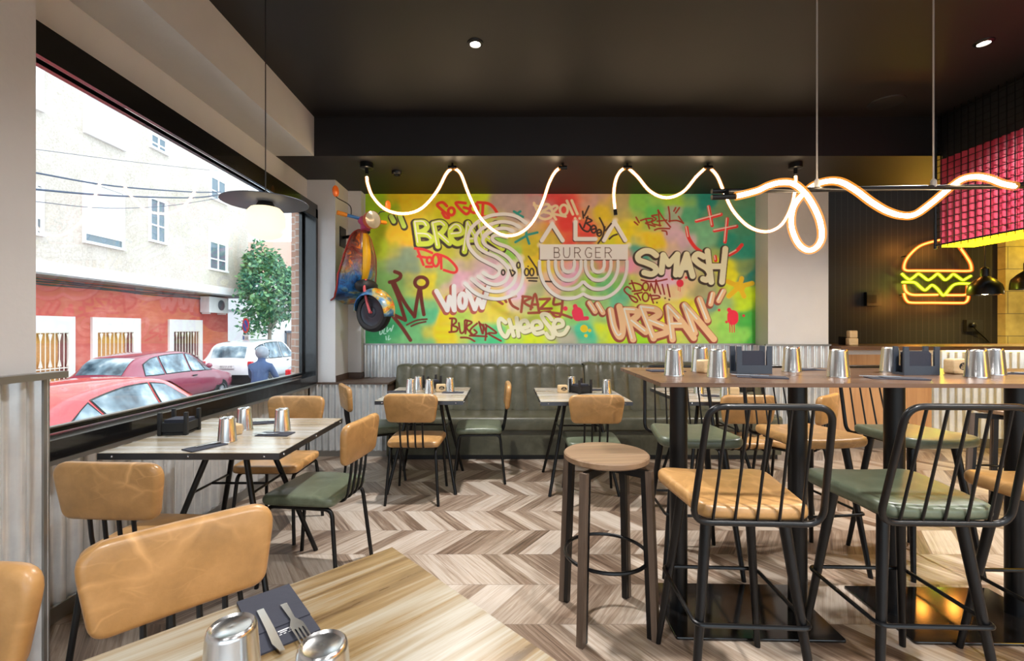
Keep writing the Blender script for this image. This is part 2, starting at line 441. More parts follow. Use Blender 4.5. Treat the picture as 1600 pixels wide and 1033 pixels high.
# rear shop front behind the camera (daylight side)
struct('wall_rear', MB().box((-2.3,YREAR-.2,-.9),(XR,YREAR,.45)).box((-2.3,YREAR-.2,2.75),(XR,YREAR,CEIL+.1)).box((2.9,YREAR-.2,.45),(3.2,YREAR,2.75)).box((7.6,YREAR-.2,.45),(XR,YREAR,2.75)), M['white_wall'], 'rear shop-front wall')
struct('window_2', MB().box((-1.75,YREAR-.11,.45),(2.9,YREAR-.10,2.75)).box((3.2,YREAR-.11,.45),(7.6,YREAR-.10,2.75)), M['glass'], 'rear shop-front glass')

# window 1
def win():
    f = MB(); X0, X1, y0, y1 = -2.05, -1.907, 1.701, 4.655
    f.box((-1.932,y0,2.423),(X1,y1,2.513)).box((-2.06,y0,2.513),(-1.91,y1,2.562)); f.box((X0,y0,.742),(X1,y1,.826))
    f.box((X0,y1-.05,.826),(X1,y1,2.513)); f.box((X0,y0,.826),(X1,y0+.03,2.513))
    f.box((-2.06,y0+.03,.83),(-2.03,y1-.05,.85)); f.box((-2.06,y0+.03,2.455),(-2.03,y1-.05,2.478)); f.box((-2.06,y1-.09,.85),(-2.03,y1-.05,2.455))
    w = f.build('window_1', M['black_frame']); tag(w, 'large street window in a deep black frame', None, None, 'structure')
    MB().box((-2.05,1.731,.85),(-2.042,4.565,2.513)).build('pane', M['glass'], w)
    MB().box((-2.061,1.731,.851),(-2.028,4.56,.858)).build('bead', M['trim_metal'], w)
win()

# corrugated wainscots
def corrugate(mb, a, b, nrm, z0, z1, per=.072, dep=.018):
    a, b, nrm = Vector(a), Vector(b), Vector(nrm).normalized(); L = (b-a).length; n = max(4, int(L/per*10))
    def prof(t): return nrm*(dep*(.5+.5*math.sin(2*PI*t*L/per)))
    mb.grid(lambda u, v: a+(b-a)*u+prof(u)+Vector((0,0,z0+(z1-z0)*v)), n, 1)
def wains(name, segs, label, trim=True):
    mb = MB()
    for s in segs: corrugate(mb, *s)
    o = mb.build(name, M['corrugated'], None, True, ang=math.radians(60)); o['kind'] = 'structure'; o['label'] = label
    return o
w = wains('trim_1', [((-2.019,1.70,0),(-2.019,4.62,0),(1,0,0),.06,.735,.085,.030)], 'corrugated metal under the street window')
w.data.materials[0] = M['corrugated']
MB().box((-2.0,1.70,.722),(-1.90,4.62,.741)).box((-2.0,1.70,.0),(-1.985,4.62,.07)).build('cap', M['trim_metal'], w)
w = wains('trim_2', [((-1.749,-.6,0),(-1.749,1.715,0),(1,0,0),.0,1.12,.085,.030)], 'corrugated metal on the pillar beside the camera')
MB().box((-1.76,-.6,1.11),(-1.70,1.775,1.135)).box((-1.77,1.70,0),(-1.72,1.722,1.11)).build('cap', M['trim_metal'], w)
w = wains('trim_3', [((-1.585,5.148,0),(2.84,5.148,0),(0,-1,0),.70,1.115,.0735,.034),((2.79,4.90,0),(3.49,4.90,0),(0,-1,0),.05,1.115,.0735,.034),((2.84,5.14,0),(2.84,4.90,0),(-1,0,0),.05,1.115,.0735,.034)], 'corrugated metal band under the mural and pilaster')
MB().box((-1.585,5.115,1.112),(2.82,5.15,1.132)).box((2.8,4.868,1.112),(3.50,4.90,1.132)).build('cap', M['trim_metal'], w)
# corrugated ledge in the corner
led = MB(); led.box((-2.0,4.645,0),(-1.19,5.146,.735))
corner = led.build('corner_ledge', M['brown_laminate']); tag(corner, 'corrugated metal ledge with dark brown top in the corner left of the bench', 'ledge')
mb = MB(); corrugate(mb, (-1.985,4.644,0),(-1.19,4.644,0),(0,-1,0),.06,.733,.066,.031); o = mb.build('cladding', M['corrugated'], corner, True, ang=1.0)
MB().box((-2.0,4.61,.735),(-1.172,5.146,.752)).build('top', M['brown_laminate'], corner)
MB().box((-1.99,4.625,0),(-1.19,4.645,.06)).build('plinth', M['trim_metal'], corner)
struct('baseboard_corner', MB().box((-1.73,4.67,.753),(-1.722,5.04,.815)).box((-1.722,5.03,.753),(-1.585,5.04,.815)).box((-1.585,5.04,.753),(-1.577,5.12,.815)), M['brown_laminate'], 'brown skirting on the corner ledge')

# downlights: seen ones and unseen fill lamps added over and behind the camera
def downlight(x, y, label, watts, z=CEIL, d=.045):
    t = thing('downlight', label, 'ceiling light', (x,y,z), 0, 'recessed downlights in the black ceiling')
    MB().lathe([(d*.75,-.012),(d*1.15,-.006),(d*1.2,0),(d*.8,0),(d*.75,-.004),(d*.75,-.012)], n=24, cap=False).build('rim', M['black_metal'], t, True)
    MB().lathe([(0.0001,-.004),(d*.78,-.003)], n=20, cap=False).build('lens', glow('downlight lens', (255,240,215), 30) if 'downlight lens' not in bpy.data.materials else bpy.data.materials['downlight lens'], t)
    if watts: spot('downlight_lamp', (x,y,z-.02), watts, (1,.975,.945), 136, .06, .9).parent = None
DL = 250
downlight(-.19, 2.98, 'recessed downlight in the black ceiling above the middle of the room', DL)
downlight(3.13, 2.97, 'recessed downlight in the black ceiling beside the red mesh canopy', DL)
for (x, y) in ((-.3,.2),(1.5,.2),(3.2,.2),(-.3,-1.8),(2.0,-1.8),(1.5,2.98)):
    if (x,y) == (1.5,2.98): continue
    spot('ceiling_lamp', (x,y,CEIL-.03), DL*(.3 if x < 0 else .8), (1,.975,.945), 136, .06, .9)
t = thing('ceiling_speaker', 'round black speaker set flush in the black ceiling', 'speaker', (0,0,0)); p = at(1385,160,CEIL); t.location = (p.x,p.y,CEIL)
MB().lathe([(.0001,-.012),(.10,-.012),(.125,-.008),(.13,0)], n=28, cap=False).build('grille', M['black_matte'], t, True)
p = at(620,268,SOF); t = thing('soffit_spotlight', 'small round black spotlight on the soffit above the painted scooter', 'ceiling light', (p.x,p.y,SOF))
MB().lathe([(.05,0),(.05,-.025),(.042,-.035),(.03,-.03),(.028,-.02),(.0001,-.02)], n=20, cap=False).build('can', M['black_metal'], t, True)
spot('soffit_lamp', (p.x,p.y,p.z-.04), 9, (1,.95,.88), 110, .03, .9, (R_(30),0,R_(0)))

# ---------------------------------------------------------------- bench
def bench():
    b = thing('bench', 'long olive green leather bench with channelled back under the mural', 'bench', (0,0,0))
    x0, x1 = -1.165, 2.74
    MB().box((x0,4.50,.05),(x1,5.10,.30)).build('base', M['bench'], b)
    MB().box((x0+.02,4.53,0),(x1-.02,5.05,.05)).build('plinth', M['black_matte'], b)
    o = rounded([(4.47,.29),(4.47,.43),(4.86,.445),(4.86,.29)], [.02,.045,.02,.02], 4)
    mb = MB()
    nx = [x0, 1.0, x1]
    for a, c in zip(nx[:-1], nx[1:]):
        mb.prism([(a+.004,p.x,p.y) for p in o], (c-a-.008,0,0))
    mb.build('seat', M['bench'], b, True)
    # channelled back
    for seg, (a, c, top) in enumerate(((x0, .86, .905), (.865, x1, .925))):
        n = round((c-a)/.153); wd = (c-a)/n; mb = MB()
        ol = rounded([(5.10,.42),(4.78,.42),(4.93,top),(5.10,top)], [.01,.03,.06,.03], 5)
        for k in range(n):
            xa = a+k*wd
            # each channel bulges a little
            def q(u, v, xa=xa):
                p = ol[int(v*len(ol)) % len(ol)]; bul = .02*math.sqrt(max(0, 1-(2*u-1)**2))
                dirn = Vector((0, p.x-5.02, p.y-.66)); dirn.normalize()
                return Vector((xa+wd*u, p.x, p.y))+dirn*(bul-.012)
            mb.grid(q, 8, len(ol))
        mb.box((a+.002,4.99,.42),(c-.002,5.09,top-.03))
        mb.build('backrest', M['bench'], b, True, ang=math.radians(65))
bench()

# ---------------------------------------------------------------- bar counter behind, canopy, neon
def bar():
    c = thing('bar_counter', 'bar counter with oak front panel, brown top and corrugated end', 'counter', (0,0,0))
    MB().box((3.50,4.92,.10),(4.62,5.0,1.02)).build('panel', M['counter_wood'], c)
    MB().box((3.50,4.95,0),(7.9,5.05,.10)).build('plinth', M['trim_metal'], c)
    MB().box((3.50,4.90,1.02),(4.62,4.95,1.07)).build('fascia', M['white_wall'], c)
    MB().box((3.495,4.72,1.075),(7.9,5.55,1.115)).build('worktop', M['walnut'], c)
    MB().box((4.62,4.97,.10),(7.9,5.05,1.07)).build('carcass', M['brown_laminate'], c)
    mb = MB(); corrugate(mb, (4.62,4.965,0),(7.9,4.965,0),(0,-1,0),.10,1.07,.085,.022); mb.build('cladding', M['corrugated'], c, True, ang=1.0)
    MB().box((4.62,4.74,1.058),(7.9,4.76,1.072)).build('light_strip', glow('warm counter strip', (255,214,130), 9), c)
bar()

def canopy():
    x0, x1, y0, y1 = 3.79, 4.12, -2.2, 4.0
    t = thing('bar_canopy', 'hanging canopy with red ribbed panels behind black wire mesh', 'canopy', (0,0,0))
    MB().box((x0+.06,y0,2.76),(x1,y1,CEIL-.01)).build('upper_box', M['black_matte'], t)
    m = NT('red ribbed panel'); n = m.noise(m.coord(), 5, 3)
    m.set(Base_Color=m.ramp(n, [(.3, lin(184,50,76)), (.7, lin(208,70,94))]), Roughness=.4)
    mb = MB(); corrugate(mb, (x0+.05,y1,0),(x0+.05,y0,0),(-1,0,0),2.04,2.78,.062,.02)
    corrugate(mb, (x1,y1-.02,0),(x0+.05,y1-.02,0),(0,1,0),2.04,2.78,.062,.02)
    mb.box((x0+.06,y0,2.04),(x1-.01,y1-.03,2.77)); mb.build('red_panel', m.mat, t, True)
    MB().box((x0+.05,y0,2.015),(x1,y1,2.038)).build('underside_light', glow('yellow canopy light', (255,196,16), 5), t)
    mb = MB(); r = .0035
    z = 2.03
    while z < CEIL-.01: mb.tube([(x0,y0,z),(x0,y1,z)], r, 5); z += .057
    y = y1
    while y > 2.2: mb.tube([(x0-.004,y,2.0),(x0-.004,y,CEIL-.005)], r, 5); y -= .057
    y = 2.2
    while y > y0: mb.tube([(x0-.004,y,2.0),(x0-.004,y,CEIL-.005)], r, 4); y -= .114
    mb.tube([(x0,y1,2.0),(x0,y1,CEIL)], .012, 6); mb.tube([(x0,y0,2.03),(x0,y1,2.03)], .008, 6)
    x = x0
    while x < x1: mb.tube([(x,y1+.012,2.0),(x,y1+.012,CEIL)], r, 5); x += .057
    mb.build('wire_mesh', M['black_metal'], t)
canopy()
for _y in (1.3, 2.3, 3.3): spot('canopy_lamp', (3.95,_y,2.0), 85, (1,.62,.02), 95, .05, .4, (0,R_(-38),0))  # spots added to throw yellow onto the seats, table and floor

def neon():
    o = thing('neon_burger', 'glowing orange and yellow neon burger sign on the black tile wall', 'neon sign', (0,0,0))
    S = 3.972; Y = 6.13
    def tr(L): return [pt(1280+a/S, 360+b/S, Y) for a, b in L]
    org = glow('orange neon', (255,156,86), 1.5); yel = glow('yellow neon', (232,250,70), 1.0)
    NSL = {}
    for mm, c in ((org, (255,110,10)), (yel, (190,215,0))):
        k = NT('sleeve of '+mm.name); t_ = k.t; tr_ = t_.nodes.new('ShaderNodeBsdfTransparent'); em = t_.nodes.new('ShaderNodeEmission'); mx = t_.nodes.new('ShaderNodeMixShader')  # emissive shells that paint an orange and yellow halo round the neon
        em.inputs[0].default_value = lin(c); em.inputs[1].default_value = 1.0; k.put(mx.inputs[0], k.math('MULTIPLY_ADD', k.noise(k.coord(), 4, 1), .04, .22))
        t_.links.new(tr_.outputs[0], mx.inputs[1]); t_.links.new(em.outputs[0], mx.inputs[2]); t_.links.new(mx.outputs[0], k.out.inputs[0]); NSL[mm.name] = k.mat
    r = .0115
    for nm, m, L, cl in (
        ('bun_tube', org, [(800,52),(720,66),(620,100),(548,170),(526,225),(540,248),(600,250),(800,251),(930,252),(944,238),(938,205),(915,165),(880,115),(840,70)], True),
        ('lettuce_tube', yel, [(512,268),(535,290),(560,305),(585,292),(615,270),(645,288),(675,308),(705,292),(735,270),(760,290),(782,308),(808,292),(832,272),(862,290),(890,308),(915,298),(942,282)], False),
        ('cheese_tube', yel, [(515,322),(560,321),(595,325),(625,350),(655,372),(678,356),(702,340),(735,365),(770,404),(800,375),(830,342),(870,330),(945,332)], False),
        ('patty_tube', org, [(528,336),(532,362),(545,385),(580,400),(650,401),(735,400)], False),
        ('patty_tube', org, [(790,402),(850,402),(900,401),(918,392),(922,370),(922,342)], False),
        ('bun_tube', org, [(526,390),(530,412),(545,438),(575,449),(720,450),(870,451),(905,448),(922,428),(926,392)], False)):
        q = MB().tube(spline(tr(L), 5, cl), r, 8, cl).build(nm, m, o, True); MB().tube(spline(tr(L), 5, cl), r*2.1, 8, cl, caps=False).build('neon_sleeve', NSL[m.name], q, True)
    mb = MB()
    for a, b in ((540,160),(920,160),(600,252),(860,252),(530,400),(920,400)):
        p = pt(1280+a/S, 360+b/S, Y); mb.tube([p, p+Vector((0,.065,0))], .008, 6)
    mb.build('standoff', M['black_metal'], o)
neon()
for (x_, z_, c_) in ((1440,385,(1,.36,.05)),(1490,385,(1,.36,.05)),(1463,440,(.8,1,.08)),(1430,470,(1,.36,.05)),(1500,470,(1,.36,.05))):
    _p = pt(x_, z_, 5.95); _l = bpy.data.lights.new('neon_light', 'POINT'); _l.energy = 4.0; _l.color = c_; _l.shadow_soft_size = .06
    _o = bpy.data.objects.new('neon_light', _l); C.objects.link(_o); _o.location = _p
def bar_pendant(px, py, Y, label):
    p = pt(px, py, Y); s = Y/FPX
    t = thing('bar_pendant', label, 'pendant lamp', (p.x, p.y, p.z), 0, 'black pendant lamps behind the bar')
    MB().lathe([(21*s,0),(20.5*s,9*s),(19*s,16*s),(12*s,24*s),(7*s,28*s),(5.5*s,29*s),(5.5*s,41*s),(2*s,44*s),(.0005,44*s)], n=24, cap=False).lathe([(20*s,.5*s),(19*s,9*s),(12*s,22*s),(.001,25*s)], n=24, cap=False).build('shade', M['black_metal'], t, True)
    MB().sphere((0,0,8*s), 8*s, 12).build('bulb', glow('warm bulb', (255,226,170), 14) if 'warm bulb' not in bpy.data.materials else bpy.data.materials['warm bulb'], t, True)
    MB().tube([(0,0,44*s),(0,0,3.49-p.z)], .006, 6).build('cord', M['black_metal'], t)
    spot('bar_pendant_lamp', (p.x,p.y,p.z-.02), 22, (1,.72,.22), 150, .05, .8)
bar_pendant(1539, 461, 5.6, 'black pendant lamp hanging beside the neon burger sign')
bar_pendant(1607, 452, 5.6, 'black pendant lamp in front of the yellow block wall')
spot('bar_yellow_spot', (7.2, 5.4, 3.3), 120, (1,.66,.02), 120, .08, .8)
# small things on the black wall and worktop
def wallbox(name, px0, py0, px1, py1, label, cat, Y=6.2, d=.05):
    a, b = pt(px0, py1, Y), pt(px1, py0, Y)
    t = MB().box((a.x, Y-d, a.z), (b.x, Y-.001, b.z)).build(name, M['black_matte']); return tag(t, label, cat)
a = wallbox('switch_plate', 1350, 457, 1373, 478, 'small square black box on the tile wall left of the neon burger', 'wall box')
MB().box((pt(1354,474,6.15).x,6.143,pt(1354,474,6.15).z),(pt(1369,461,6.15).x,6.151,pt(1369,461,6.15).z)).build('cover', M['black_metal'], a)
a = sb = wallbox('socket_box', 1505, 500, 1530, 518, 'black socket box below the neon burger with a plug', 'socket')
MB().lathe([(.035,0),(.035,.04),(.02,.05)], pt(1518,508,6.14), 12, Matrix.Rotation(PI/2,4,'X')).build('plug', M['black_metal'], a, True)
tag(MB().tube([pt(1518,508,6.10),pt(1530,520,6.15),pt(1545,534,6.19)], .008, 6).build('power_cable', M['black_metal']), 'thin cord running from the socket down to the worktop', 'cord')
a = wallbox('card_reader', 1310, 526, 1322, 538.4, 'small black device at the left end of the bar worktop', 'device', 5.2, .1)
a.location.z = 0
for i, (z, w, lab) in enumerate(((1.116,.1,'pale wooden block at the bottom of the pair on the bar worktop'),(1.198,.085,'pale wooden block on top of another on the bar worktop'))):
    p = at(1341, 543, 1.115)
    b = MB().pad(rounded([(-w/2,-.04),(w/2,-.04),(w/2,.04),(-w/2,.04)], .012, 3), .06, .008, lambda u,v,q: (u, q, v), rings=2).build('wood_block', M['block_wood'], None, True)
    b.location = (3.82, 5.0, z+.04); tag(b, lab, 'wooden block')
# ---------------------------------------------------------------- the mural: one flat painting, patches of colour plus brushed and sprayed strokes
def mural():
    S = 8.606
    OR = dict(A=(560,300), B=(560,420), C=(720,300), D=(720,420), E=(880,300), F=(880,420), G=(1030,300), H=(1030,420))
    YW = YB-.004; K = YW/FPX
    m = MB(); layer = [0]
    def W(px, py, d=0): return Vector(((px-CX)*K, YW-.0006*layer[0]-d, H-(py-CY)*K))
    def px(o, L): ox, oy = OR[o]; return [(ox+a/S, oy+b/S) for a, b in L]
    blobs = [(590,320,150,195,20),(640,318,226,192,8),(700,325,205,200,12),(580,370,170,190,20),(640,370,236,182,10),(700,385,190,190,40),(735,315,190,212,20),(640,412,130,155,130),
      (600,440,120,170,90),(690,430,165,190,105),(665,440,220,205,40),(720,440,212,168,188),(590,515,24,128,78),(630,500,56,168,108),(670,487,90,192,140),(695,490,242,204,0),(692,522,232,205,10),(655,527,110,185,120),
      (725,505,168,202,84),(745,525,84,190,130),(780,485,232,205,60),(800,315,172,150,146),(845,330,178,150,152),(820,390,200,186,30),(790,395,140,205,86),(848,415,240,200,20),(765,425,206,172,190),(835,462,172,180,130),
      (868,318,214,60,60),(895,345,228,52,50),(885,375,224,70,60),(930,318,190,150,144),(942,326,214,190,20),(868,380,196,180,60),(910,375,214,60,55),(960,380,205,206,0),(985,372,222,205,0),(1000,315,120,190,74),(1015,330,84,188,90),
      (1050,315,150,200,50),(975,318,176,160,110),(1022,372,232,196,0),(1000,398,60,160,140),(1050,335,150,170,150),(1100,312,0,130,118),(1075,335,70,160,120),(1135,328,100,140,100),(1160,345,60,140,110),(1095,365,108,180,140),
      (1140,380,0,138,118),(1168,390,20,140,120),(1060,372,200,170,190),(1165,415,110,140,90),(985,420,240,150,180),(970,445,120,190,92),(1035,435,240,182,210),(1062,460,228,195,150),(1105,450,160,160,116),(1130,428,222,220,10),(1150,430,216,214,10),
      (1165,460,188,215,12),(1175,430,0,120,110),(1000,455,200,210,80),(1030,487,232,226,0),(1080,480,228,222,0),(960,465,100,190,150),(930,480,150,200,120),(900,455,170,196,110),(900,495,130,200,110),(912,522,60,190,150),
      (862,487,190,215,40),(845,525,200,222,20),(885,523,172,170,150),(800,525,180,215,64),(775,535,60,192,130),(950,520,200,220,14),(1000,530,150,210,20),(1120,500,162,206,92),(1150,520,134,200,82),(1172,500,60,165,60),(1172,532,70,170,62),(1105,478,100,150,130),
      (800,450,236,190,214),(890,430,240,165,196),(868,440,224,180,170),(925,440,150,202,70),(955,440,100,190,120),(905,390,190,160,90),(940,400,206,130,120),(760,480,214,200,80)]
    import numpy as np
    x0, x1, y0, y1 = 571.0, 1180.5, 303.0, 537.0
    nx, ny = 1040, 400
    GX, GY = np.meshgrid(np.linspace(x0, x1, nx+1), np.linspace(y0, y1, ny+1))
    wx = GX+7*np.sin(GY*.11+GX*.03)+4*np.sin(GX*.23); wy = GY+6*np.sin(GX*.09+1)+3*np.sin(GY*.31)
    acc = np.zeros(GX.shape+(3,)); ws = np.zeros(GX.shape)
    for bx, by, r, g, b in blobs:
        w = 1/((wx-bx)**2+(wy-by)**2+60)**2.1
        acc += w[..., None]*np.array(lin(r, g, b)[:3]); ws += w
    can = acc/ws[..., None]
    rs = np.random.RandomState(3)
    low = rs.rand(41, 105); fx = np.linspace(0, 103.99, nx+1); fy = np.linspace(0, 39.99, ny+1)
    ix, iy = fx.astype(int), fy.astype(int); tx, ty = fx-ix, (fy-iy)[:, None]
    L00 = low[np.ix_(iy, ix)]; L01 = low[np.ix_(iy, ix+1)]; L10 = low[np.ix_(iy+1, ix)]; L11 = low[np.ix_(iy+1, ix+1)]
    can *= (.9+.2*((L00*(1-tx)+L01*tx)*(1-ty)+(L10*(1-tx)+L11*tx)*ty))[..., None]
    sx, sy = nx/(x1-x0), ny/(y1-y0)
    def paint(segs, h, col, soft, alpha=1.0):
        """brush a polyline of half width h (pixels) with a soft edge"""
        P = np.array([(p.x, p.y) for p in segs]); pad = h+soft+1
        i0 = max(0, int((P[:,0].min()-pad-x0)*sx)); i1 = min(nx+1, int((P[:,0].max()+pad-x0)*sx)+2)
        j0 = max(0, int((P[:,1].min()-pad-y0)*sy)); j1 = min(ny+1, int((P[:,1].max()+pad-y0)*sy)+2)
        if i1 <= i0 or j1 <= j0: return
        X, Y = GX[j0:j1, i0:i1], GY[j0:j1, i0:i1]; D = np.full(X.shape, 1e9)
        for (ax, ay), (bx, by) in zip(P[:-1], P[1:]):
            ux, uy = bx-ax, by-ay; q = ux*ux+uy*uy
            t = np.clip(((X-ax)*ux+(Y-ay)*uy)/max(q, 1e-9), 0, 1)
            D = np.minimum(D, (X-ax-t*ux)**2+(Y-ay-t*uy)**2)
        a = np.clip((h-np.sqrt(D))/soft+.5, 0, 1)[..., None]*alpha
        can[j0:j1, i0:i1] = can[j0:j1, i0:i1]*(1-a)+np.array(lin(col)[:3])*a
    def ribbon(pts, w, col, sm=True, closed=False, dx=0, dy=0, soft=.9):
        P = spline([(a+dx,b+dy,0) for a,b in pts], 6, closed) if sm and len(pts) > 2 else [Vector((a+dx,b+dy,0)) for a,b in pts]
        if closed: P = P+[P[0]]
        paint(P, w/2, col, soft)
    def rect(x0_, y0_, x1_, y1_, col):
        a = np.clip(np.minimum(np.minimum(GX-x0_, x1_-GX), np.minimum(GY-y0_, y1_-GY))/.8+.5, 0, 1)[..., None]
        can[:] = can*(1-a)+np.array(lin(col)[:3])*a
    def ring(c, r, n=14): return [(c[0]+r[0]*math.cos(2*PI*k/n), c[1]+r[1]*math.sin(2*PI*k/n)) for k in range(n)]
    def up(): layer[0] += 1
    def word(o, strokes, w, col, outline=None, ow=0, hi=None, hw=0, off=(0,0), sm=True):
        """strokes: lists of crop points, or ('o', centre, radii)"""
        L = []
        for s in strokes:
            oo = o
            if isinstance(s, tuple) and s[0] == 'o': L.append((px(oo, ring(s[1], s[2])), True))
            elif isinstance(s, tuple): L.append((px(s[0], s[1]), False))
            else: L.append((px(oo, s), False))
        if outline:
            up()
            for P, c in L: ribbon(P, (w+ow)/S, outline, sm, c, off[0]/S, off[1]/S)
        up()
        for P, c in L: ribbon(P, w/S, col, sm, c)
        if hi:
            up()
            for P, c in L: ribbon(P[:max(2, len(P)*2//3)] if not c else P, hw/S, hi, sm, c, -w*.18/S, -w*.2/S)
    dark = (48,34,26)
    # soft paint accents
    word('H', [[(1060,235),(1095,250)]], 120, (255,182,10))
    word('H', [[(1080,240),(920,170)],[(1080,240),(1110,130)],[(1080,240),(1250,195)],[(1080,240),(1140,370)],[(1080,240),(935,370)]], 62, (255,182,10))
    word('F', [[(280,805),(281,806)]], 100, (255,196,0)); word('F', [[(355,830),(356,831)],[(305,900),(306,901)]], 45, (250,196,0))
    word('C', [[(880,580),(1030,545)],[(880,580),(920,695)],[(880,590),(735,675)],[(880,580),(880,520)],[(760,290),(715,262)],[(760,290),(800,262)],[(760,300),(835,335)]], 34, (28,142,132))
    word('F', [[(190,590),(200,630)]], 150, (222,40,78)); word('F', [[(160,505),(170,530)]], 62, (222,40,78)); word('F', [[(250,670),(320,665)]], 55, (222,40,78)); word('F', [[(28,535),(30,536)]], 62, (226,40,80))
    word('H', [[(990,630),(990,680)]], 150, (220,26,60)); word('H', [[(940,552),(960,580)]], 58, (220,26,60)); word('H', [[(960,700),(975,770)],[(950,740),(952,850)],[(980,760),(982,855)],[(1008,740),(1010,850)]], 14, (210,26,60))
    word('H', [[(280,192),(281,198)]], 96, (228,32,66)); word('H', [[(255,240),(256,290)],[(280,240),(281,305)]], 8, (228,32,66))
    word('H', [[(1135,630),(1136,631)],[(365,118),(366,119)],[(805,555),(806,556)],[(178,138),(179,139)],[(905,715),(906,716)]], 36, (206,30,50))
    # B R E A K
    word('A', [[(440,330),(475,395)],[(560,330),(612,460)]], 62, (190,215,84), dark, 40, off=(6,10))
    word('A', [[(770,415),(810,690)],[(770,412),(880,410),(925,465),(880,520),(790,550)],[(800,570),(930,580),(990,635),(950,690),(810,700)],
               [(1010,430),(1070,730)],[(1010,428),(1110,410),(1170,460),(1120,545),(1060,575)],[(1090,570),(1225,690)],
               [(1260,575),(1385,555),(1375,480),(1310,450),(1240,510),(1250,630),(1330,695),(1425,650)],
               ('C',[(100,420),(50,800)]),('C',[(100,420),(200,600),(330,760)]),('C',[(70,650),(210,640)]),
               ('C',[(260,430),(330,770)]),('C',[(480,430),(300,600)]),('C',[(320,590),(560,760)])], 72, (196,214,66), dark, 52, (238,240,226), 14, (-8,10))
    # So Good, Food
    word('A', [[(1190,190),(1130,140),(1060,170),(1110,230),(1190,300),(1215,345),(1170,340),(1130,280)],('o',(1250,262),(42,50)),[(1440,150),(1310,150),(1440,295),(1500,240),(1420,208)],
               ('C',[(300,150),(290,310)]),('C',[(225,140),(380,160),(470,250),(480,320),(320,330)])], 40, (218,52,36))
    word('C', [('o',(180,220),(55,60))], 38, (222,52,36))
    word('A', [[(760,760),(880,775),(990,820)],[(800,790),(875,980)],[(800,865),(930,885)],('o',(955,920),(34,42)),('o',(1040,920),(42,80)),[(1110,850),(1115,1030)],[(1060,835),(1200,890),(1320,1020),(1290,1085),(1150,1050)],[(910,1005),(990,1005)]], 36, (226,50,52))
    # brown figure
    word('B', [[(490,40),(560,70),(560,120),(500,160),(420,180)],[(450,180),(540,400),(630,690)],[(630,690),(430,600)],[(430,600),(580,780),(700,960)],[(480,180),(560,350),(650,500),(755,640)],[(755,645),(785,450),(820,265)],[(835,275),(850,430),(880,615)],('o',(845,185),(85,72))], 50, (104,36,26))
    word('B', [[(650,755),(780,695),(920,678)],[(710,772),(800,735),(905,712)]], 24, (104,36,26))
    word('B', [[(290,790),(290,880),(320,860),(320,800)],[(350,800),(340,870),(370,870)],[(390,790),(385,850),(430,800),(440,840),(470,760)],[(370,910),(375,955)],[(410,900),(400,955),(430,940)]], 12, (170,215,200))
    # WOW
    word('B', [[(1050,300),(1195,555)],[(1195,555),(1225,380),(1290,555)],[(1290,555),(1285,235)],('o',(1400,430),(45,95)),('D',[(90,290),(190,540)]),('D',[(190,540),(240,400),(290,520)]),('D',[(290,520),(372,240)])], 62, (236,232,242), (168,84,72), 34, off=(-16,22), sm=False)
    # small burger tag
    word('B', [[(1260,680),(1250,840)],[(1230,668),(1300,672),(1312,720),(1255,762)],[(1255,762),(1330,790),(1318,840),(1222,852)],[(1350,730),(1375,860),(1425,835),(1430,700)],[(1462,700),(1440,870)],[(1440,690),(1525,722),(1455,790),(1530,880)],
               ('D',[(220,735),(130,820),(150,892),(215,860),(180,820)]),('D',[(245,715),(290,870)]),('D',[(250,730),(300,780),(300,870)]),('D',[(300,750),(350,880)]),('D',[(345,760),(330,960)]),('D',[(330,750),(480,860),(370,870),(540,970)]),('D',[(0,925),(100,930),(185,975)]),('D',[(120,900),(350,910)])], 26, (128,30,22))
    # CRAZY
    word('D', [[(740,370),(655,400),(690,490),(770,540)],[(835,380),(812,580)],[(830,372),(945,390),(850,450),(960,520)],[(940,545),(1000,340),(1050,570)],[(960,482),(1040,480)],[(1060,410),(1195,405)],[(1195,405),(1065,540)],[(1065,540),(1220,535)],[(1255,400),(1250,480),(1345,470)],[(1370,400),(1345,620),(1270,640),(1220,590)],[(1220,590),(1350,610),(1490,660)],[(910,595),(1060,590),(1200,575)],[(470,412),(560,472)],[(590,412),(610,445)]], 36, (150,66,44))
    # logo, dark edge then white
    up()
    logoS = [px('C', [(870,410),(760,335),(640,302),(520,300),(380,325),(240,395),(140,490),(98,600),(98,690),(140,780),(230,875),(340,940),(450,995)])+px('D', [(500,-5),(520,30),(500,80),(440,115),(370,95),(305,55)]),
             px('C', [(780,465),(690,420),(560,400),(430,425),(290,490),(215,570),(200,650),(240,745),(340,815),(470,870),(575,950),(640,1030)])+px('D', [(640,60),(600,160),(490,212),(370,190),(235,105)]),
             px('C', [(690,520),(600,490),(480,500),(370,555),(300,630),(320,700),(420,765),(540,820),(640,890),(710,990)])+px('D', [(740,60),(705,190),(590,285),(450,305),(300,260),(150,140)]),
             px('C', [(620,605),(500,580),(430,600),(435,650),(520,700),(640,745),(740,820),(800,900),(830,1000)])+px('D', [(840,80),(800,240),(700,345),(540,402),(350,388),(190,320),(60,200)])]
    bowls = []
    for cx, sgn in ((888.0,-1), (934.7,1)):
        for rx, ry in ((45,53),(31,38.5),(20,24.5),(9.5,11.5)):
            L = []
            for k in range(25):
                a = PI*k/24; x = cx+rx*math.cos(a); y = 413.7+ry*math.sin(a)
                if (sgn < 0 and x <= 911.2) or (sgn > 0 and x >= 911.2): L.append((x, y))
            if L[0][1] < 416 or L[-1][1] < 416:
                e = L[0] if L[0][1] < 416 else L[-1]
                if L[0][1] < 416: L = [(L[0][0], 408.5)]+L
                if L[-1][1] < 416: L = L+[(L[-1][0], 408.5)]
            bowls.append(L)
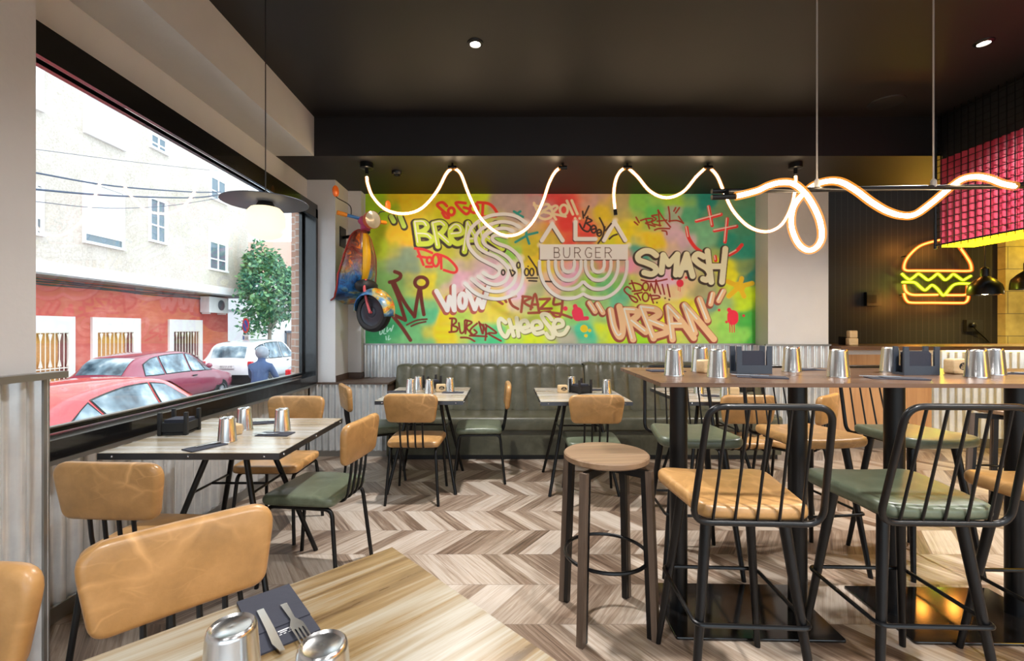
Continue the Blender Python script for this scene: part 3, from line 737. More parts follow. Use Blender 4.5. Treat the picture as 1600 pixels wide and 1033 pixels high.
    letters = [px('C', [(1090,652),(1230,432)]), px('C', [(1230,432),(1370,652)]), px('E', [(165,405),(165,632)]), px('E', [(165,632),(435,632)]), px('E', [(550,648),(690,400)]), px('E', [(690,400),(835,648)])]
    drk = (62,48,44)
    for L in logoS+bowls: ribbon(L, 4.3, drk, True, False, -1.0, 1.5)
    for L in letters: ribbon(L, 6.4, drk, False, False, -1.2, 1.3)
    bx0, bx1, by0, by1 = 843.4, 982.2, 381.8, 405.6
    rect(bx0-1.4,by0+1.2,bx1-4,by1+1.8,drk)
    up()
    wt = (242,234,232)
    for L in logoS: ribbon(L, 5.3, wt)
    for c, o in (((870,410),'C'),((780,465),'C'),((690,520),'C'),((520,1000),'C'),((640,1010),'C'),((710,960),'C'),((790,880),'C'),((60,200),'D'),((150,140),'D'),((235,105),'D'),((305,55),'D'),((700,330),'D')):
        q = px(o, [c])[0]; paint([Vector((q[0],q[1],0)), Vector((q[0]+2,q[1]+1,0))], 4.5, wt, 6.5, .75)
    for q in ((862.5,347),(899,346),(961,344),(843.5,383),(982,383),(911,452)): paint([Vector((q[0],q[1],0)), Vector((q[0]+.5,q[1],0))], 3, wt, 5, .7)
    for xx in (888,934.7):
        for yy in (424,437,451,465): paint([Vector((xx-8,yy,0)), Vector((xx+8,yy,0))], 2.2, wt, 4, .7)
    for L in bowls: ribbon(L, 5.0, wt)
    for L in letters: ribbon(L, 6.4, wt, False)
    rect(bx0,by0,bx1-1,by1,wt)
    # BURGER on the bar
    up()
    def B(x, w, ch):
        y0, y1 = 387.0, 402.6; ym = (y0+y1)/2
        D = dict(B=[[(0,0),(0,1)],[(0,0),(.7,.02),(.9,.24),(.7,.48),(0,.48)],[(0,.48),(.8,.5),(1,.75),(.8,.98),(0,1)]],
                 U=[[(0,0),(0,.7),(.2,.97),(.5,1),(.8,.97),(1,.7),(1,0)]],
                 R=[[(0,0),(0,1)],[(0,0),(.7,.02),(1,.26),(.7,.5),(0,.52)],[(.5,.52),(1,1)]],
                 G=[[(1,.15),(.7,0),(.3,.02),(0,.35),(0,.65),(.3,.98),(.75,1),(1,.85),(1,.55),(.6,.55)]],
                 E=[[(1,0),(0,0)],[(0,0),(0,1)],[(0,1),(1,1)],[(0,.48),(.85,.48)]])[ch]
        for s in D: ribbon([(x+a*w, y0+b*(y1-y0)) for a, b in s], 1.35, (70,54,52), False)
    for ch, x, w in (('B',866,8.6),('U',880.6,9.6),('R',897.8,9.2),('G',914.6,9.6),('E',930.6,7.6),('R',945.6,9.8)): B(x, w, ch)
    # o-blood behind / between
    word('C', [[(910,865),(960,940),(1020,1030)],('o',(775,985),(22,38)),('o',(905,1000),(0.1,0.1))], 22, (48,28,18))
    word('D', [('o',(570,50),(22,34)),[(660,15),(690,100)],[(690,20),(730,50),(700,90)],('o',(885,45),(28,48)),('o',(955,45),(26,48)),[(1015,-20),(1035,85)],[(890,125),(1030,125)],[(915,160),(1020,166)],[(1140,170),(1220,174)]], 22, (48,28,18))
    # BRO!!
    word('C', [[(985,175),(1060,195),(1130,165),(1185,175),(1170,220),(1100,262),(1200,290),(1215,335),(1140,365),(1065,345),(1055,300),(1110,268)],[(985,150),(1020,240)],[(1210,200),(1245,310),(1280,370)],[(1200,222),(1270,185),(1300,210),(1240,285),(1320,310),(1410,330)],('o',(1385,240),(52,66))], 34, (255,204,168))
    word('E', [[(50,120),(130,300)],[(115,115),(190,295)],[(160,355),(161,356)],[(222,355),(223,356)]], 36, (255,204,168))
    # beef
    word('E', [[(262,262),(272,350)],[(345,190),(285,320)],[(330,330),(275,480)],[(310,345),(385,385),(310,420)],[(310,420),(370,470),(335,532),(265,505),(220,430)],('o',(410,500),(34,50)),('o',(485,550),(30,44)),[(380,508),(442,490)],[(458,558),(514,540)],[(490,350),(540,450),(560,520),(600,480),(645,425)],[(560,470),(530,600),(470,690)],[(620,632),(670,590),(725,570)]], 24, (46,18,16))
    # REAL
    word('E', [[(980,340),(1020,412)],[(958,402),(1002,440)],[(1110,360),(1160,492)],[(1040,385),(1120,360),(1200,360),(1180,400),(1110,420),(1235,462)],[(1262,310),(1190,322),(1250,362),(1195,402),(1215,432),(1312,452)],[(1300,455),(1276,245)],[(1276,245),(1350,360),(1442,472)],[(1262,392),(1392,380)],[(1415,200),(1430,300),(1432,400)],('G',[(130,392),(240,385),(325,420)]),('G',[(325,420),(260,330)]),('G',[(222,212),(198,258)]),('G',[(272,212),(222,282)]),[(1230,512),(1290,492),(1430,492)],[(1330,520),(1385,530),(1395,572)]], 22, (150,40,18))
    # SMASH
    word('G', [[(370,480),(395,610),(480,740),(580,815)],[(945,845),(1040,790),(1112,712)],[(752,870),(760,920)]], 48, (226,44,44), hi=(255,214,206), hw=12)
    word('G', [[(665,200),(712,452)],[(500,392),(832,302)],[(915,362),(885,672)],[(742,522),(1042,462)]], 46, (228,44,50), hi=(255,222,214), hw=12)
    word('G', [('E',[(1250,850),(1180,800),(1090,795),(1010,850),(1020,915),(1110,950),(1220,1000),(1250,1060),(1190,1105),(1090,1085)]),
               [(30,1080),(55,850)],[(55,850),(130,970)],[(130,970),(245,840)],[(245,840),(225,1110)],[(275,1110),(370,840)],[(370,840),(450,1130)],[(310,1015),(410,1010)],
               [(600,870),(520,835),(470,890),(530,960),(640,1030),(680,1110),(640,1180),(590,1170)],[(650,795),(700,1210)],[(890,765),(845,1210)],[(690,1000),(860,1000)]], 78, (248,232,190), dark, 44, off=(-10,10), sm=True)
    # DON'T STOP
    word('F', [[(920,160),(965,292)],[(890,202),(960,192),(1050,225),(1050,285),(930,302)],('o',(1108,240),(38,54)),[(1162,290),(1180,200)],[(1180,200),(1232,322)],[(1232,322),(1250,150)],[(1050,150),(1150,172),(1280,165),(1395,140)],[(1245,155),(1312,340)],[(1332,212),(1362,342)],[(1402,212),(1435,375)],
               [(910,272),(860,242),(820,285),(870,345),(960,385),(1000,425),(980,450),(930,425),(885,362)],[(990,332),(1040,420)],[(960,340),(1060,318)],('o',(1108,380),(42,58)),[(1170,342),(1212,462)],[(1150,362),(1270,362),(1295,390),(1190,412)]], 22, (142,22,18))
    word('F', [[(1370,395),(1371,396)],[(1425,415),(1426,416)],[(1260,455),(1261,456)]], 24, (80,50,10))
    # URBAN
    word('F', [[(355,460),(430,575)],[(465,475),(535,590)]], 66, (250,184,142), (142,62,46), 40, (255,236,224), 14, (-8,10))
    word('F', [[(640,560),(680,770),(745,905),(790,890),(800,760),(755,510)],[(835,560),(940,950)],[(835,555),(970,565),(1005,620),(900,710)],[(930,710),(1110,850)],[(1055,525),(1215,935)],[(1055,525),(1230,545),(1290,610),(1160,690)],[(1170,705),(1360,780),(1395,850),(1230,905)],
               ('H',[(125,520),(180,950)]),('H',[(125,515),(280,680),(465,930)]),('H',[(170,755),(310,755)]),('H',[(345,500),(480,860)]),('H',[(345,490),(520,690),(735,945)]),('H',[(545,415),(650,690)])], 84, (250,184,140), (142,62,46), 46, (255,240,230), 17, (-10,14))
    word('H', [[(722,340),(692,475)],[(868,300),(800,430)]], 66, (250,184,142), (142,62,46), 40, (255,236,224), 16, (-14,12))
    # CHEESE
    word('D', [[(600,720),(535,672),(508,730),(540,850),(605,915),(650,835)],[(650,685),(710,900)],[(750,662),(775,905)],[(690,795),(770,780)],[(812,800),(905,775),(880,702),(815,712),(800,790),(850,850),(925,832)],[(960,812),(1082,785),(1050,712),(975,722),(960,800),(1010,872),(1105,852)],[(1222,682),(1160,615),(1090,620),(1125,700),(1225,830),(1242,915),(1190,925),(1150,875)],[(1250,795),(1365,765),(1360,702),(1285,690),(1248,770),(1290,880),(1385,872),(1442,790)]], 54, (246,236,192), (96,100,58), 8, off=(8,10))
    VX = (GX-CX)*K; VZ = H-(GY-CY)*K
    can = np.clip(can*1.33, 0, .95)
    co = np.stack([VX, np.full(VX.shape, YW), VZ], -1).reshape(-1, 3)
    idx = np.arange((nx+1)*(ny+1)).reshape(ny+1, nx+1)
    F = np.stack([idx[:-1,:-1], idx[1:,:-1], idx[1:,1:], idx[:-1,1:]], -1).reshape(-1, 4)
    me = bpy.data.meshes.new('mural'); me.vertices.add(len(co)); me.vertices.foreach_set('co', co.ravel().astype('f'))
    me.loops.add(F.size); me.loops.foreach_set('vertex_index', F.ravel().astype('i'))
    me.polygons.add(len(F)); me.polygons.foreach_set('loop_start', np.arange(0, F.size, 4).astype('i'))
    me.update(calc_edges=True)
    ca = me.color_attributes.new('paint', 'FLOAT_COLOR', 'POINT')
    ca.data.foreach_set('color', np.concatenate([can.reshape(-1, 3), np.ones((len(co), 1))], 1).ravel().astype('f')); me.update()
    mt = NT('mural paint'); at_ = mt.t.nodes.new('ShaderNodeAttribute'); at_.attribute_name = 'paint'
    n = mt.noise(mt.coord(), 14, 5, .6)
    mt.set(Base_Color=mt.mix(mt.math('MULTIPLY', n, .05), at_.outputs['Color'], lin(235,228,205)), Roughness=.5, Specular_IOR_Level=.3)
    me.materials.append(mt.mat)
    o = bpy.data.objects.new('mural', me); C.objects.link(o)
    tag(o, 'bright graffiti mural with spray-painted words and white logo on the back wall', 'mural')
mural()
# ---------------------------------------------------------------- furniture
def dining_chair(name, label, seat_m, back_m, group):
    t = thing(name, label, 'chair', (0,0,0), 0, group)
    ol = rounded([(-.195,-.19),(.195,-.19),(.205,.20),(-.205,.20)], [.05,.05,.055,.055], 5)
    MB().pad(ol, .046, .02, lambda u,v,w: (u, v, .440+w+.010*max(0,1-(v/.2)**2)*(1 if w>0 else 0)), .008).build('seat', seat_m, t, True, ang=math.radians(70))
    bl = rounded([(-.175,-.105),(.175,-.105),(.208,.105),(-.208,.105)], [.045,.045,.06,.06], 6)
    def bk(u, v, w):
        y = -.246-w-.10*v*.9+.16*u*u; z = .722+v
        return (u, y, z)
    MB().pad(bl, .042, .019, bk, .006).build('backrest', back_m, t, True, ang=math.radians(70))
    for x in (-.0825,-.0275,.0275,.0825):
        MB().tube(fillet([(x,-.10,.412),(x,-.205,.414),(x,-.228,.55),(x,-.243,.70)], .05, 4), .0072, 8).build('rod', M['black_metal'], t, True)
    for sx in (-1,1):
        for sy in (-1,1):
            MB().tube(fillet([(sx*.165,0,.405),(sx*.168,sy*.172,.405),(sx*.196,sy*.215,0)], .045, 6), .0108, 10).build('leg', M['black_metal'], t, True)
    MB().tube([(-.165,.13,.405),(.165,.13,.405)], .008, 8).tube([(-.165,-.12,.405),(.165,-.12,.405)], .008, 8).build('seat_frame', M['black_metal'], t, True)
    return t
GT, GB = 'dining chairs around the low tables', 'bar chairs at the high table'
R = math.radians
dc_tan = dining_chair('dining_chair', 'big foreground tan leather chair drawn up to the near wooden table', M['tan'], M['tan'], GT)
dc_tan.location = (-.612,.940,0); dc_tan.rotation_euler = (0,0,R(-136))
dc_grn = dining_chair('dining_chair', 'tan-backed chair with green seat on the right of the window table', M['green'], M['tan'], GT)
dc_grn.location = (-1.00,2.44,0); dc_grn.rotation_euler = (0,0,R(82))
dup(dc_tan, (-1.395,1.865,0), R(-3), 'tan leather chair in front of the window table, back to us')
dup(dc_tan, (-1.46,2.95,0), R(180), 'tan leather chair at the far end of the window table')
dup(dc_tan, (-1.135,.67,0), R(178), 'tan leather chair cut off at the bottom left corner of the photo')
dup(dc_tan, (-.675,3.545,0), R(-1), 'all-tan chair in front of the left bench table')
dup(dc_grn, (-1.13,3.96,0), R(-60), 'tan-backed chair with green seat beside the corner ledge')
dup(dc_grn, (-.215,3.985,0), R(92), 'side-on chair with tan back and green seat right of the left bench table')
dup(dc_grn, (.668,3.50,0), R(-2), 'tan-backed chair with green seat in front of the middle bench table')
dup(dc_tan, (1.745,3.50,0), R(0), 'tan chair at the right bench table, seen between bar chairs')
dup(dc_tan, (2.18,3.47,0), R(38), 'turned tan chair at the right end of the bench tables')

def bar_chair(label, seat_m):
    t = thing('bar_chair', label, 'bar chair', (0,0,0), 0, GB)
    ol = rounded([(-.175,-.205),(.175,-.205),(.225,.205),(-.225,.205)], [.05,.05,.08,.08], 6)
    MB().pad(ol, .05, .022, lambda u,v,w: (u, v, .70+w+.03*(abs(u)/.2)**2*(.3 if w>0 else .15)), .006).build('seat', seat_m, t, True, ang=math.radians(70))
    def bp(u, v): return (u*(1-.10*v), -.205-.085*v, .672+.39*v)
    fr = fillet([bp(0,0),bp(-.205,0),bp(-.205,1),bp(.205,1),bp(.205,0),bp(0,0)], .055, 7)
    bf = MB().tube(fr, .0105, 10).build('back_frame', M['black_metal'], t, True)
    for u in (-.14,-.07,0,.07,.14):
        MB().tube([bp(u,.0),bp(u,.985)], .0048, 7).build('rod', M['black_metal'], bf, True)
    for sx in (-1,1):
        for sy in (-1,1):
            MB().tube([(sx*.125,sy*.12,.682),(sx*.2,sy*.2,0)], .0195, 12, r2=.0115).build('leg', M['black_metal'], t, True)
    q = .186
    MB().tube(fillet([(0,q,.325),(q,q,.325),(q,-q,.325),(-q,-q,.325),(-q,q,.325),(0,q,.325)], .03, 5), .0075, 8).build('footrest', M['black_metal'], t, True)
    MB().cbox((0,0,.672),(.30,.30,.012)).build('seat_plate', M['black_metal'], t)
    return t
bc_t = bar_chair('tan leather bar chair nearest us at the left of the high table', M['tan']); bc_t.location = (.825,1.672,0); bc_t.rotation_euler = (0,0,R(-3))
bc_g = bar_chair('green leather bar chair at the near side of the high table', M['green']); bc_g.location = (1.425,1.672,0); bc_g.rotation_euler = (0,0,R(-2))
dup(bc_t, (2.05,1.65,0), R(-2), 'tan leather bar chair cut off by the right edge of the photo')
dup(bc_g, (1.045,2.55,0), R(176), 'green bar chair behind the high table near its left end')
dup(bc_t, (1.69,2.55,0), R(186), 'tan bar chair on the far side of the high table')
dup(bc_g, (2.28,2.55,0), R(185), 'green bar chair on the far side of the high table before the oak counter')

def round_stool(label, loc, rz):
    t = thing('round_stool', label, 'stool', loc, rz, 'round wooden stools')
    MB().lathe([(.0001,.718),(.18,.718),(.187,.724),(.187,.742),(.182,.747),(.0001,.747)], n=48, cap=False).build('seat', M['stool_wood'], t, True)
    MB().lathe([(.06,.69),(.06,.718)], n=20).build('hub', M['black_metal'], t, True)
    fr = MB()
    for k in range(4):
        a = PI/4+k*PI/2; d = Vector((math.cos(a), math.sin(a), 0)); s = Vector((-d.y, d.x, 0))
        fr.bar(d*.02+Vector((0,0,.685)), d*.195+Vector((0,0,.685)), .022, .034)
    fr.build('frame', M['black_metal'], t)
    for k in range(4):
        a = PI/4+k*PI/2; d = Vector((math.cos(a), math.sin(a), 0))
        wl = MB().bar(d*.198+Vector((0,0,.702)), d*.226, .030, .026, d).build('leg', M['leg_wood'], t)
        MB().bar(d*.174+Vector((0,0,.702)), d*.203+Vector((0,0,.004)), .026, .020, d).build('steel_bar', M['black_metal'], wl)
    MB().tube([(.182*math.cos(2*PI*k/48), .182*math.sin(2*PI*k/48), .30) for k in range(48)], .008, 8, True).build('foot_ring', M['black_metal'], t, True)
    return t
st = round_stool('round wooden stool with four legs standing left of the high table', (.455,2.035,0), R(6))
dup(st, (3.50,3.15,0), R(20), 'round wooden stool in front of the bar counter behind the high table')

def dining_table(label, loc, rz, sx, sy, foot=(.29,.27), top=(.08,.10), band=True):
    t = thing('dining_table', label, 'table', loc, rz, 'wooden dining tables with black legs')
    MB().box((-sx/2,-sy/2,.722),(sx/2,sy/2,.75)).build('tabletop', M['table_wood'] if band else M['table_wood_dark'], t)
    if band:
        b = MB(); e = .002
        for (lo, hi) in (((-sx/2-e,-sy/2-e,.7205),(sx/2+e,-sy/2,.7485)),((-sx/2-e,sy/2,.7205),(sx/2+e,sy/2+e,.7485)),((-sx/2-e,-sy/2,.7205),(-sx/2,sy/2,.7485)),((sx/2,-sy/2,.7205),(sx/2+e,sy/2,.7485))): b.box(lo, hi)
        bo = b.build('edge_band', M['steel_grey'], t)
        for (x, y, ax) in [(q*sx, -sy/2-e, 'y') for q in (-.42,.0,.42)]+[(sx/2+e, q*sy, 'x') for q in (-.45,0,.45)]+[(-sx/2-e, q*sy, 'x') for q in (-.45,0,.45)]:
            MB().sphere((x,y,.735), .0055, 10).build('rivet', M['rivet'], bo, True)
    A = []
    for a in (-1,1):
        for c in (-1,1):
            p0, p1 = Vector((a*top[0],c*top[1],.72)), Vector((a*foot[0],c*foot[1],0)); A.append((p0,p1))
            MB().tube([p0,p1], .0145, 12, r2=.0125).build('leg', M['black_metal'], t, True)
    L = lambda i, z: A[i][0].lerp(A[i][1], (.72-z)/.72)
    z = .485
    MB().tube([L(0,z),L(1,z)], .0065, 8).tube([L(2,z),L(3,z)], .0065, 8).tube([(L(0,z)+L(1,z))/2,(L(2,z)+L(3,z))/2], .0065, 8).build('stretcher', M['black_metal'], t, True)
    MB().cbox((0,0,.716),(top[0]*2+.06,top[1]*2+.06,.01)).build('bracket', M['black_metal'], t)
    return t
dining_table('wooden dining table by the street window with black splayed legs', (-1.395,2.40,0), 0, .80, .78)
dining_table('wooden dining table in front of the left part of the bench', (-.65,3.86,0), 0, .67, .80, (.27,.30), (.12,.11))
dining_table('wooden dining table in the middle of the bench', (.62,3.82,0), 0, .69, .80, (.27,.30), (.12,.11))
dining_table('wooden dining table at the right of the bench behind the high table', (1.70,3.82,0), 0, .69, .80, (.27,.30), (.12,.11))
# foreground table, turned 45 degrees; far corner at (-.292,1.135)
_d1, _d2 = Vector((-.728,-.686,0)), Vector((.713,-.70,0))
_c = Vector((-.292,1.135,0))+_d1*.36+_d2*.36
dining_table('turned wooden table in the foreground with weathered striped top', (_c.x,_c.y,0), math.atan2(-_d1.y,-_d1.x), .72, .72, (.27,.27), (.09,.09), False)

def high_table():
    t = thing('high_table', 'long high table with thin walnut top on black columns and plates', 'high table', (1.56,2.08,0), R(-1.6))
    MB().box((-.945,-.345,1.074),(1.2,.345,1.09)).build('tabletop', M['walnut'], t)
    pl = NT('polished black base plate'); pl.set(Base_Color=pl.ramp(pl.noise(pl.coord(), 5, 3), [(.3,lin(16,15,15)),(.7,lin(24,22,22))]), Roughness=.10, Specular_IOR_Level=.6)
    for cx in (1.072, 2.045):
        MB().pad(rounded([(-.35,-.206),(.35,-.206),(.35,.206),(-.35,.206)], .012, 3), .012, .003, lambda u,v,w: (u+cx-1.56, v, .006+w), rings=2).build('base_plate', pl.mat, t)
        for dx in (-.268,.272):
            MB().lathe([(.039,.012),(.039,1.07)], (cx-1.56+dx,0,0), 28).build('column', M['black_metal'], t, True)
            MB().cbox((cx-1.56+dx,0,1.068),(.2,.2,.01)).build('top_plate', M['black_metal'], t)
    return t
high_table()

# ---------------------------------------------------------------- lamps
led_core = glow('warm LED flex', (255,226,184), 18.0)
def halo_shell():  # transparent glowing shell added to paint a halo round the tubes
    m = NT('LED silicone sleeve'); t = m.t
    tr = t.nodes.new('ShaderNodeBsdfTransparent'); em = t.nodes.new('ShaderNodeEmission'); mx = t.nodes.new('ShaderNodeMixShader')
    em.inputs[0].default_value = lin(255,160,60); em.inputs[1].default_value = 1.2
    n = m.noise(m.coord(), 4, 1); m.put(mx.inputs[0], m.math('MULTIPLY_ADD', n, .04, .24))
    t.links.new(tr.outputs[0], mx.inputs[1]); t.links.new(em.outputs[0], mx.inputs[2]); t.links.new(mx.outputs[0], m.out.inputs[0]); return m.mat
M['sleeve'] = halo_shell()
def led(name, parent, path, r):
    P = spline(path, 7)
    o = MB().tube(P, r, 10).build(name, led_core, parent, True)
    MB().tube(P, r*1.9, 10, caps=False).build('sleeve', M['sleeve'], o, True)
    return o
def garland(label, Yg, runs, mounts, canopy_px=None, end_cap=None):
    t = thing('led_garland', label, 'light string', (0,0,0), 0, 'wavy warm LED strings under the soffit')
    for L in runs: led('led_tube', t, [pt(x, y, Yg) for x, y in L], .0095)
    for x in mounts:
        p = at(x, 259, SOF); p = Vector(((x-CX)*Yg/FPX, Yg, SOF))
        MB().tube([p+Vector((0,0,0)), p+Vector((0,0,-.03))], .012, 10).tube([p+Vector((-.04,0,-.04)), p+Vector((.04,0,-.04))], .020, 12).build('clip', M['black_metal'], t, True)
    for x in (canopy_px or []):
        p = Vector(((x-CX)*Yg/FPX, Yg, SOF))
        MB().lathe([(.06,0),(.06,-.045),(.05,-.05),(.0001,-.05)], p, 24, cap=False).tube([p+Vector((0,0,-.05)), p+Vector((0,0,-.10))], .016, 10).build('canopy', M['black_metal'], t, True)
    if end_cap:
        a, b = [pt(x, y, Yg) for x, y in end_cap]; MB().tube([a,b], .017, 10).build('end_cap', M['black_metal'], t, True)
    return t
garland('left wavy warm LED string hanging over the painted scooter and white logo', 4.2,
  [[(573,276),(575,289),(583,308),(602,327),(630,334),(658,326),(682,300),(697,272),(706,263)], [(708,262),(720,272),(733,305),(752,342),(780,365),(806,367),(830,350),(847,318),(858,286),(868,268),(878,261)]],
  [707, 879], [573])
garland('right wavy warm LED string hanging from the soffit over the words and pilaster', 4.2,
  [[(961,326),(959,304),(962,282),(969,268),(978,262)], [(981,262),(996,276),(1016,299),(1041,309),(1067,300),(1088,276),(1103,262)], [(1109,262),(1121,276),(1132,302),(1146,330),(1170,354),(1198,362),(1222,350),(1238,318),(1243,285),(1243,275)]],
  [980, 1106], [1243], [(961,327),(962,336)])
def bar_lamp():
    t = thing('linear_pendant', 'black rod pendant lamp with a looping LED tube over the high table', 'pendant lamp', (0,0,0))
    Yp = 2.1
    a, b = pt(1112,299,Yp), pt(1640,290,Yp)
    MB().tube([a,b], .0115, 12).build('rod', M['black_metal'], t, True)
    MB().tube([pt(1112,308.5,2.06),pt(1150,307,2.06)], .0125, 12).bar(pt(1135,308,2.06), pt(1135,299,2.1), .02, .02).build('holder', M['black_metal'], t, True)
    MB().tube([pt(1583,289,2.05),pt(1630,288,2.05)], .0125, 12).bar(pt(1605,289,2.05), pt(1605,291,2.1), .02, .02).build('holder', M['black_metal'], t, True)
    P = [(1148,307,2.06),(1166,303,2.05),(1185,297.5,2.05),(1200,290.5,2.04),(1219,285.5,2.03),(1239,287,2.03),(1256,300,2.04),(1270,320,2.05),(1281,345,2.06),(1284,370,2.07),(1276,386,2.08),(1262,391,2.10),(1247,380,2.12),(1237,355,2.13),(1238,330,2.14),(1247,312,2.14),(1263,296,2.14),(1275,288,2.13),(1295,283,2.06),(1315,285,2.03),(1338,298,2.03),(1362,316,2.04),(1386,330,2.05),(1410,337,2.07),(1430,335,2.09),(1452,320,2.12),(1475,301,2.14),(1490,289,2.14),(1505,279.5,2.09),(1524,276,2.05),(1545,279,2.03),(1566,287,2.04),(1586,291,2.05)]
    led('led_tube', t, [pt(*q) for q in P], .0102)
    for x in (1276.5,1458.5):
        p = pt(x, 293, Yp); MB().tube([p,(p.x,p.y,CEIL)], .0035, 6).lathe([(.012,0),(.012,.03),(.005,.04)], p, 12).build('cable', plain('grey cable', (170,165,160), .4) if 'grey cable' not in bpy.data.materials else bpy.data.materials['grey cable'], t, True)
bar_lamp()
def window_pendant():
    p = Vector((-1.27,2.42,1.972))
    t = thing('pendant_lamp', 'pendant lamp with wide flat grey disc and opal globe over the window table', 'pendant lamp', p)
    d = plain('grey blue lamp disc', (78,84,98), .45)
    MB().lathe([(.0001,.006),(.03,.006),(.212,-.001),(.2125,-.004),(.21,-.005),(.03,.0),(.0001,.0)], n=64, cap=False).build('disc', d, t, True)
    MB().lathe([(.035,.0),(.042,-.012),(.05,-.028),(.0001,-.028)], n=24, cap=False).build('socket', M['black_matte'], t, True)
    pr = [(.045,-.026),(.072,-.033),(.092,-.056),(.099,-.09),(.099,-.12),(.092,-.155),(.074,-.182),(.042,-.196),(.0001,-.2)]
    MB().lathe(pr, n=32, cap=False).build('globe', glow('opal globe', (255,234,195), .72), t, True)
    c = CEIL-p.z
    MB().tube([(0,0,.006),(0,0,c)], .0028, 6).build('cord', M['black_matte'], t)
    MB().lathe([(.05,c),(.05,c-.02),(.0001,c-.02)], n=20, cap=False).build('canopy', M['black_metal'], t, True)
window_pendant()

# ---------------------------------------------------------------- things on the tables
Z1, ZB = .75, 1.09
def steel_cup(label, p, group, tilt=0):
    if 'cup' not in _kids:
        mb = MB().lathe([(.0425,0),(.0432,.003),(.0415,.006),(.0335,.112),(.0318,.1175),(.029,.120),(.026,.1175),(.0245,.1165),(.0001,.118)], n=36, cap=False)
        mb.lathe([(.041,.002),(.032,.112),(.0001,.113)], n=36, cap=False)
        _kids['cup'] = mb.build('steel_cup', M['steel'], None, True, ang=math.radians(50)); o = _kids['cup']
    else:
        o = _kids['cup'].copy(); C.objects.link(o)
    o.location = p; return tag(o, label, 'cup', group)
def pouch_with_cutlery(label, p, rz, group, L=.19, Wd=.09, cut=True, cside=1, flabel=None, klabel=None, fork=True, knife=True):
    mb = MB().box((-L/2,-Wd/2,0),(L/2,Wd/2,.003)).box((-L/2,-Wd/2,.0031),(L/2-.055,Wd/2,.0052))
    o = mb.build('napkin_pouch', M['napkin']); o.location = p; o.rotation_euler = (0,0,rz); tag(o, label, 'napkin', group)
    T = Matrix.Translation(p) @ Matrix.Rotation(rz, 4, 'Z')
    if fork:
        f = MB(); z = .0072
        def pl(pts, h=.002):
            f.prism([T@Vector((x,y,z)) for x,y in pts], (0,0,h))
        x0 = L/2-.055; y = Wd*.18
        pl([(x0-.06,y-.006),(x0,y-.004),(x0,y+.004),(x0-.06,y+.006)])
        pl([(x0,y-.004),(x0+.02,y-.011),(x0+.035,y-.0115),(x0+.035,y+.0115),(x0+.02,y+.011),(x0,y+.004)])
        for q in (-.0095,-.0032,.0032,.0095): pl([(x0+.035,y+q-.0019),(x0+.078,y+q-.0012),(x0+.078,y+q+.0012),(x0+.035,y+q+.0019)])
        tag(f.build('fork', M['steel']), flabel or label.replace(label.split(' ')[0], 'steel fork in the', 1), 'fork', 'forks laid out on the tables')
    if knife:
        f = MB(); z = .0072; y = -Wd*.22; x0 = L/2-.055
        f.prism([T@Vector((x,y+b,z)) for x,b in ((x0-.07,-.006),(x0+.0,-.007),(x0+.05,-.009),(x0+.075,-.004),(x0+.078,.004),(x0+.0,.006),(x0-.07,.006))], (0,0,.002))
        tag(f.build('knife', M['steel']), klabel or label.replace(label.split(' ')[0], 'steel knife in the', 1), 'knife', 'knives laid out on the tables')
    return o
def post_holder(label, p, rz, group, nlabel, mat=None):
    t = thing('napkin_holder', label, 'napkin holder', p, rz, group); mt = mat or M['black_matte']; w = .062
    MB().box((-w,-w,.004),(w,w,.012)).build('tray', mt, t)
    for a in (-1,1):
        for b in (-1,1):
            MB().pad(rounded([(-.009,-.009),(.009,-.009),(.009,.009),(-.009,.009)], .003, 2), .118, .003, lambda u,v,q: (u+a*w, v+b*w, .059+q), rings=2).build('post', mt, t, True)
    for (a, b, c, d) in ((-w,-w,w,-w),(-w,w,w,w),(-w,-w,-w,w),(w,-w,w,w)):
        MB().bar((a,b,.04), (c,d,.04), .008, .045).build('side_rail', mt, t)
    n = MB()
    for k in range(12): n.cbox((0,0,.0145+k*.0055), (.098,.098,.005), R(random.uniform(-2,2)))
    o = n.build('napkin_stack', M['napkin']); o.location = p; o.rotation_euler = (0,0,rz); tag(o, nlabel, 'napkins', 'stacks of dark paper napkins in holders')
def frame_holder(label, p, rz, group, nlabel):
    """upright open holder: two slotted cheeks, a sill in front and behind, napkins standing between"""
    t = thing('napkin_holder', label, 'napkin holder', p, rz, group); mt = M['graphite']
    MB().box((-.085,-.03,.0),(.085,.03,.010)).build('tray', mt, t)
    for s in (-1,1):
        pts = [(.060,.010),(.085,.010),(.085,.128),(.062,.128),(.062,.112),(.060,.106)]
        for y in (-.03,.022):
            MB().prism([(s*a,y,b) for a,b in pts], (0,.008,0)).build('post', mt, t)
    for y in (-.03,.022):
        MB().box((-.06,y,.010),(.06,y+.008,.040)).build('sill', mt, t)
    n = MB()
    for k in range(8): n.box((-.056,-.018+k*.005,.011),(.056,-.0155+k*.005,.098+.004*(k%3)))
    o = n.build('napkin_stack', M['napkin']); o.location = p; o.rotation_euler = (0,0,rz); tag(o, nlabel, 'napkins', 'stacks of dark paper napkins in holders')
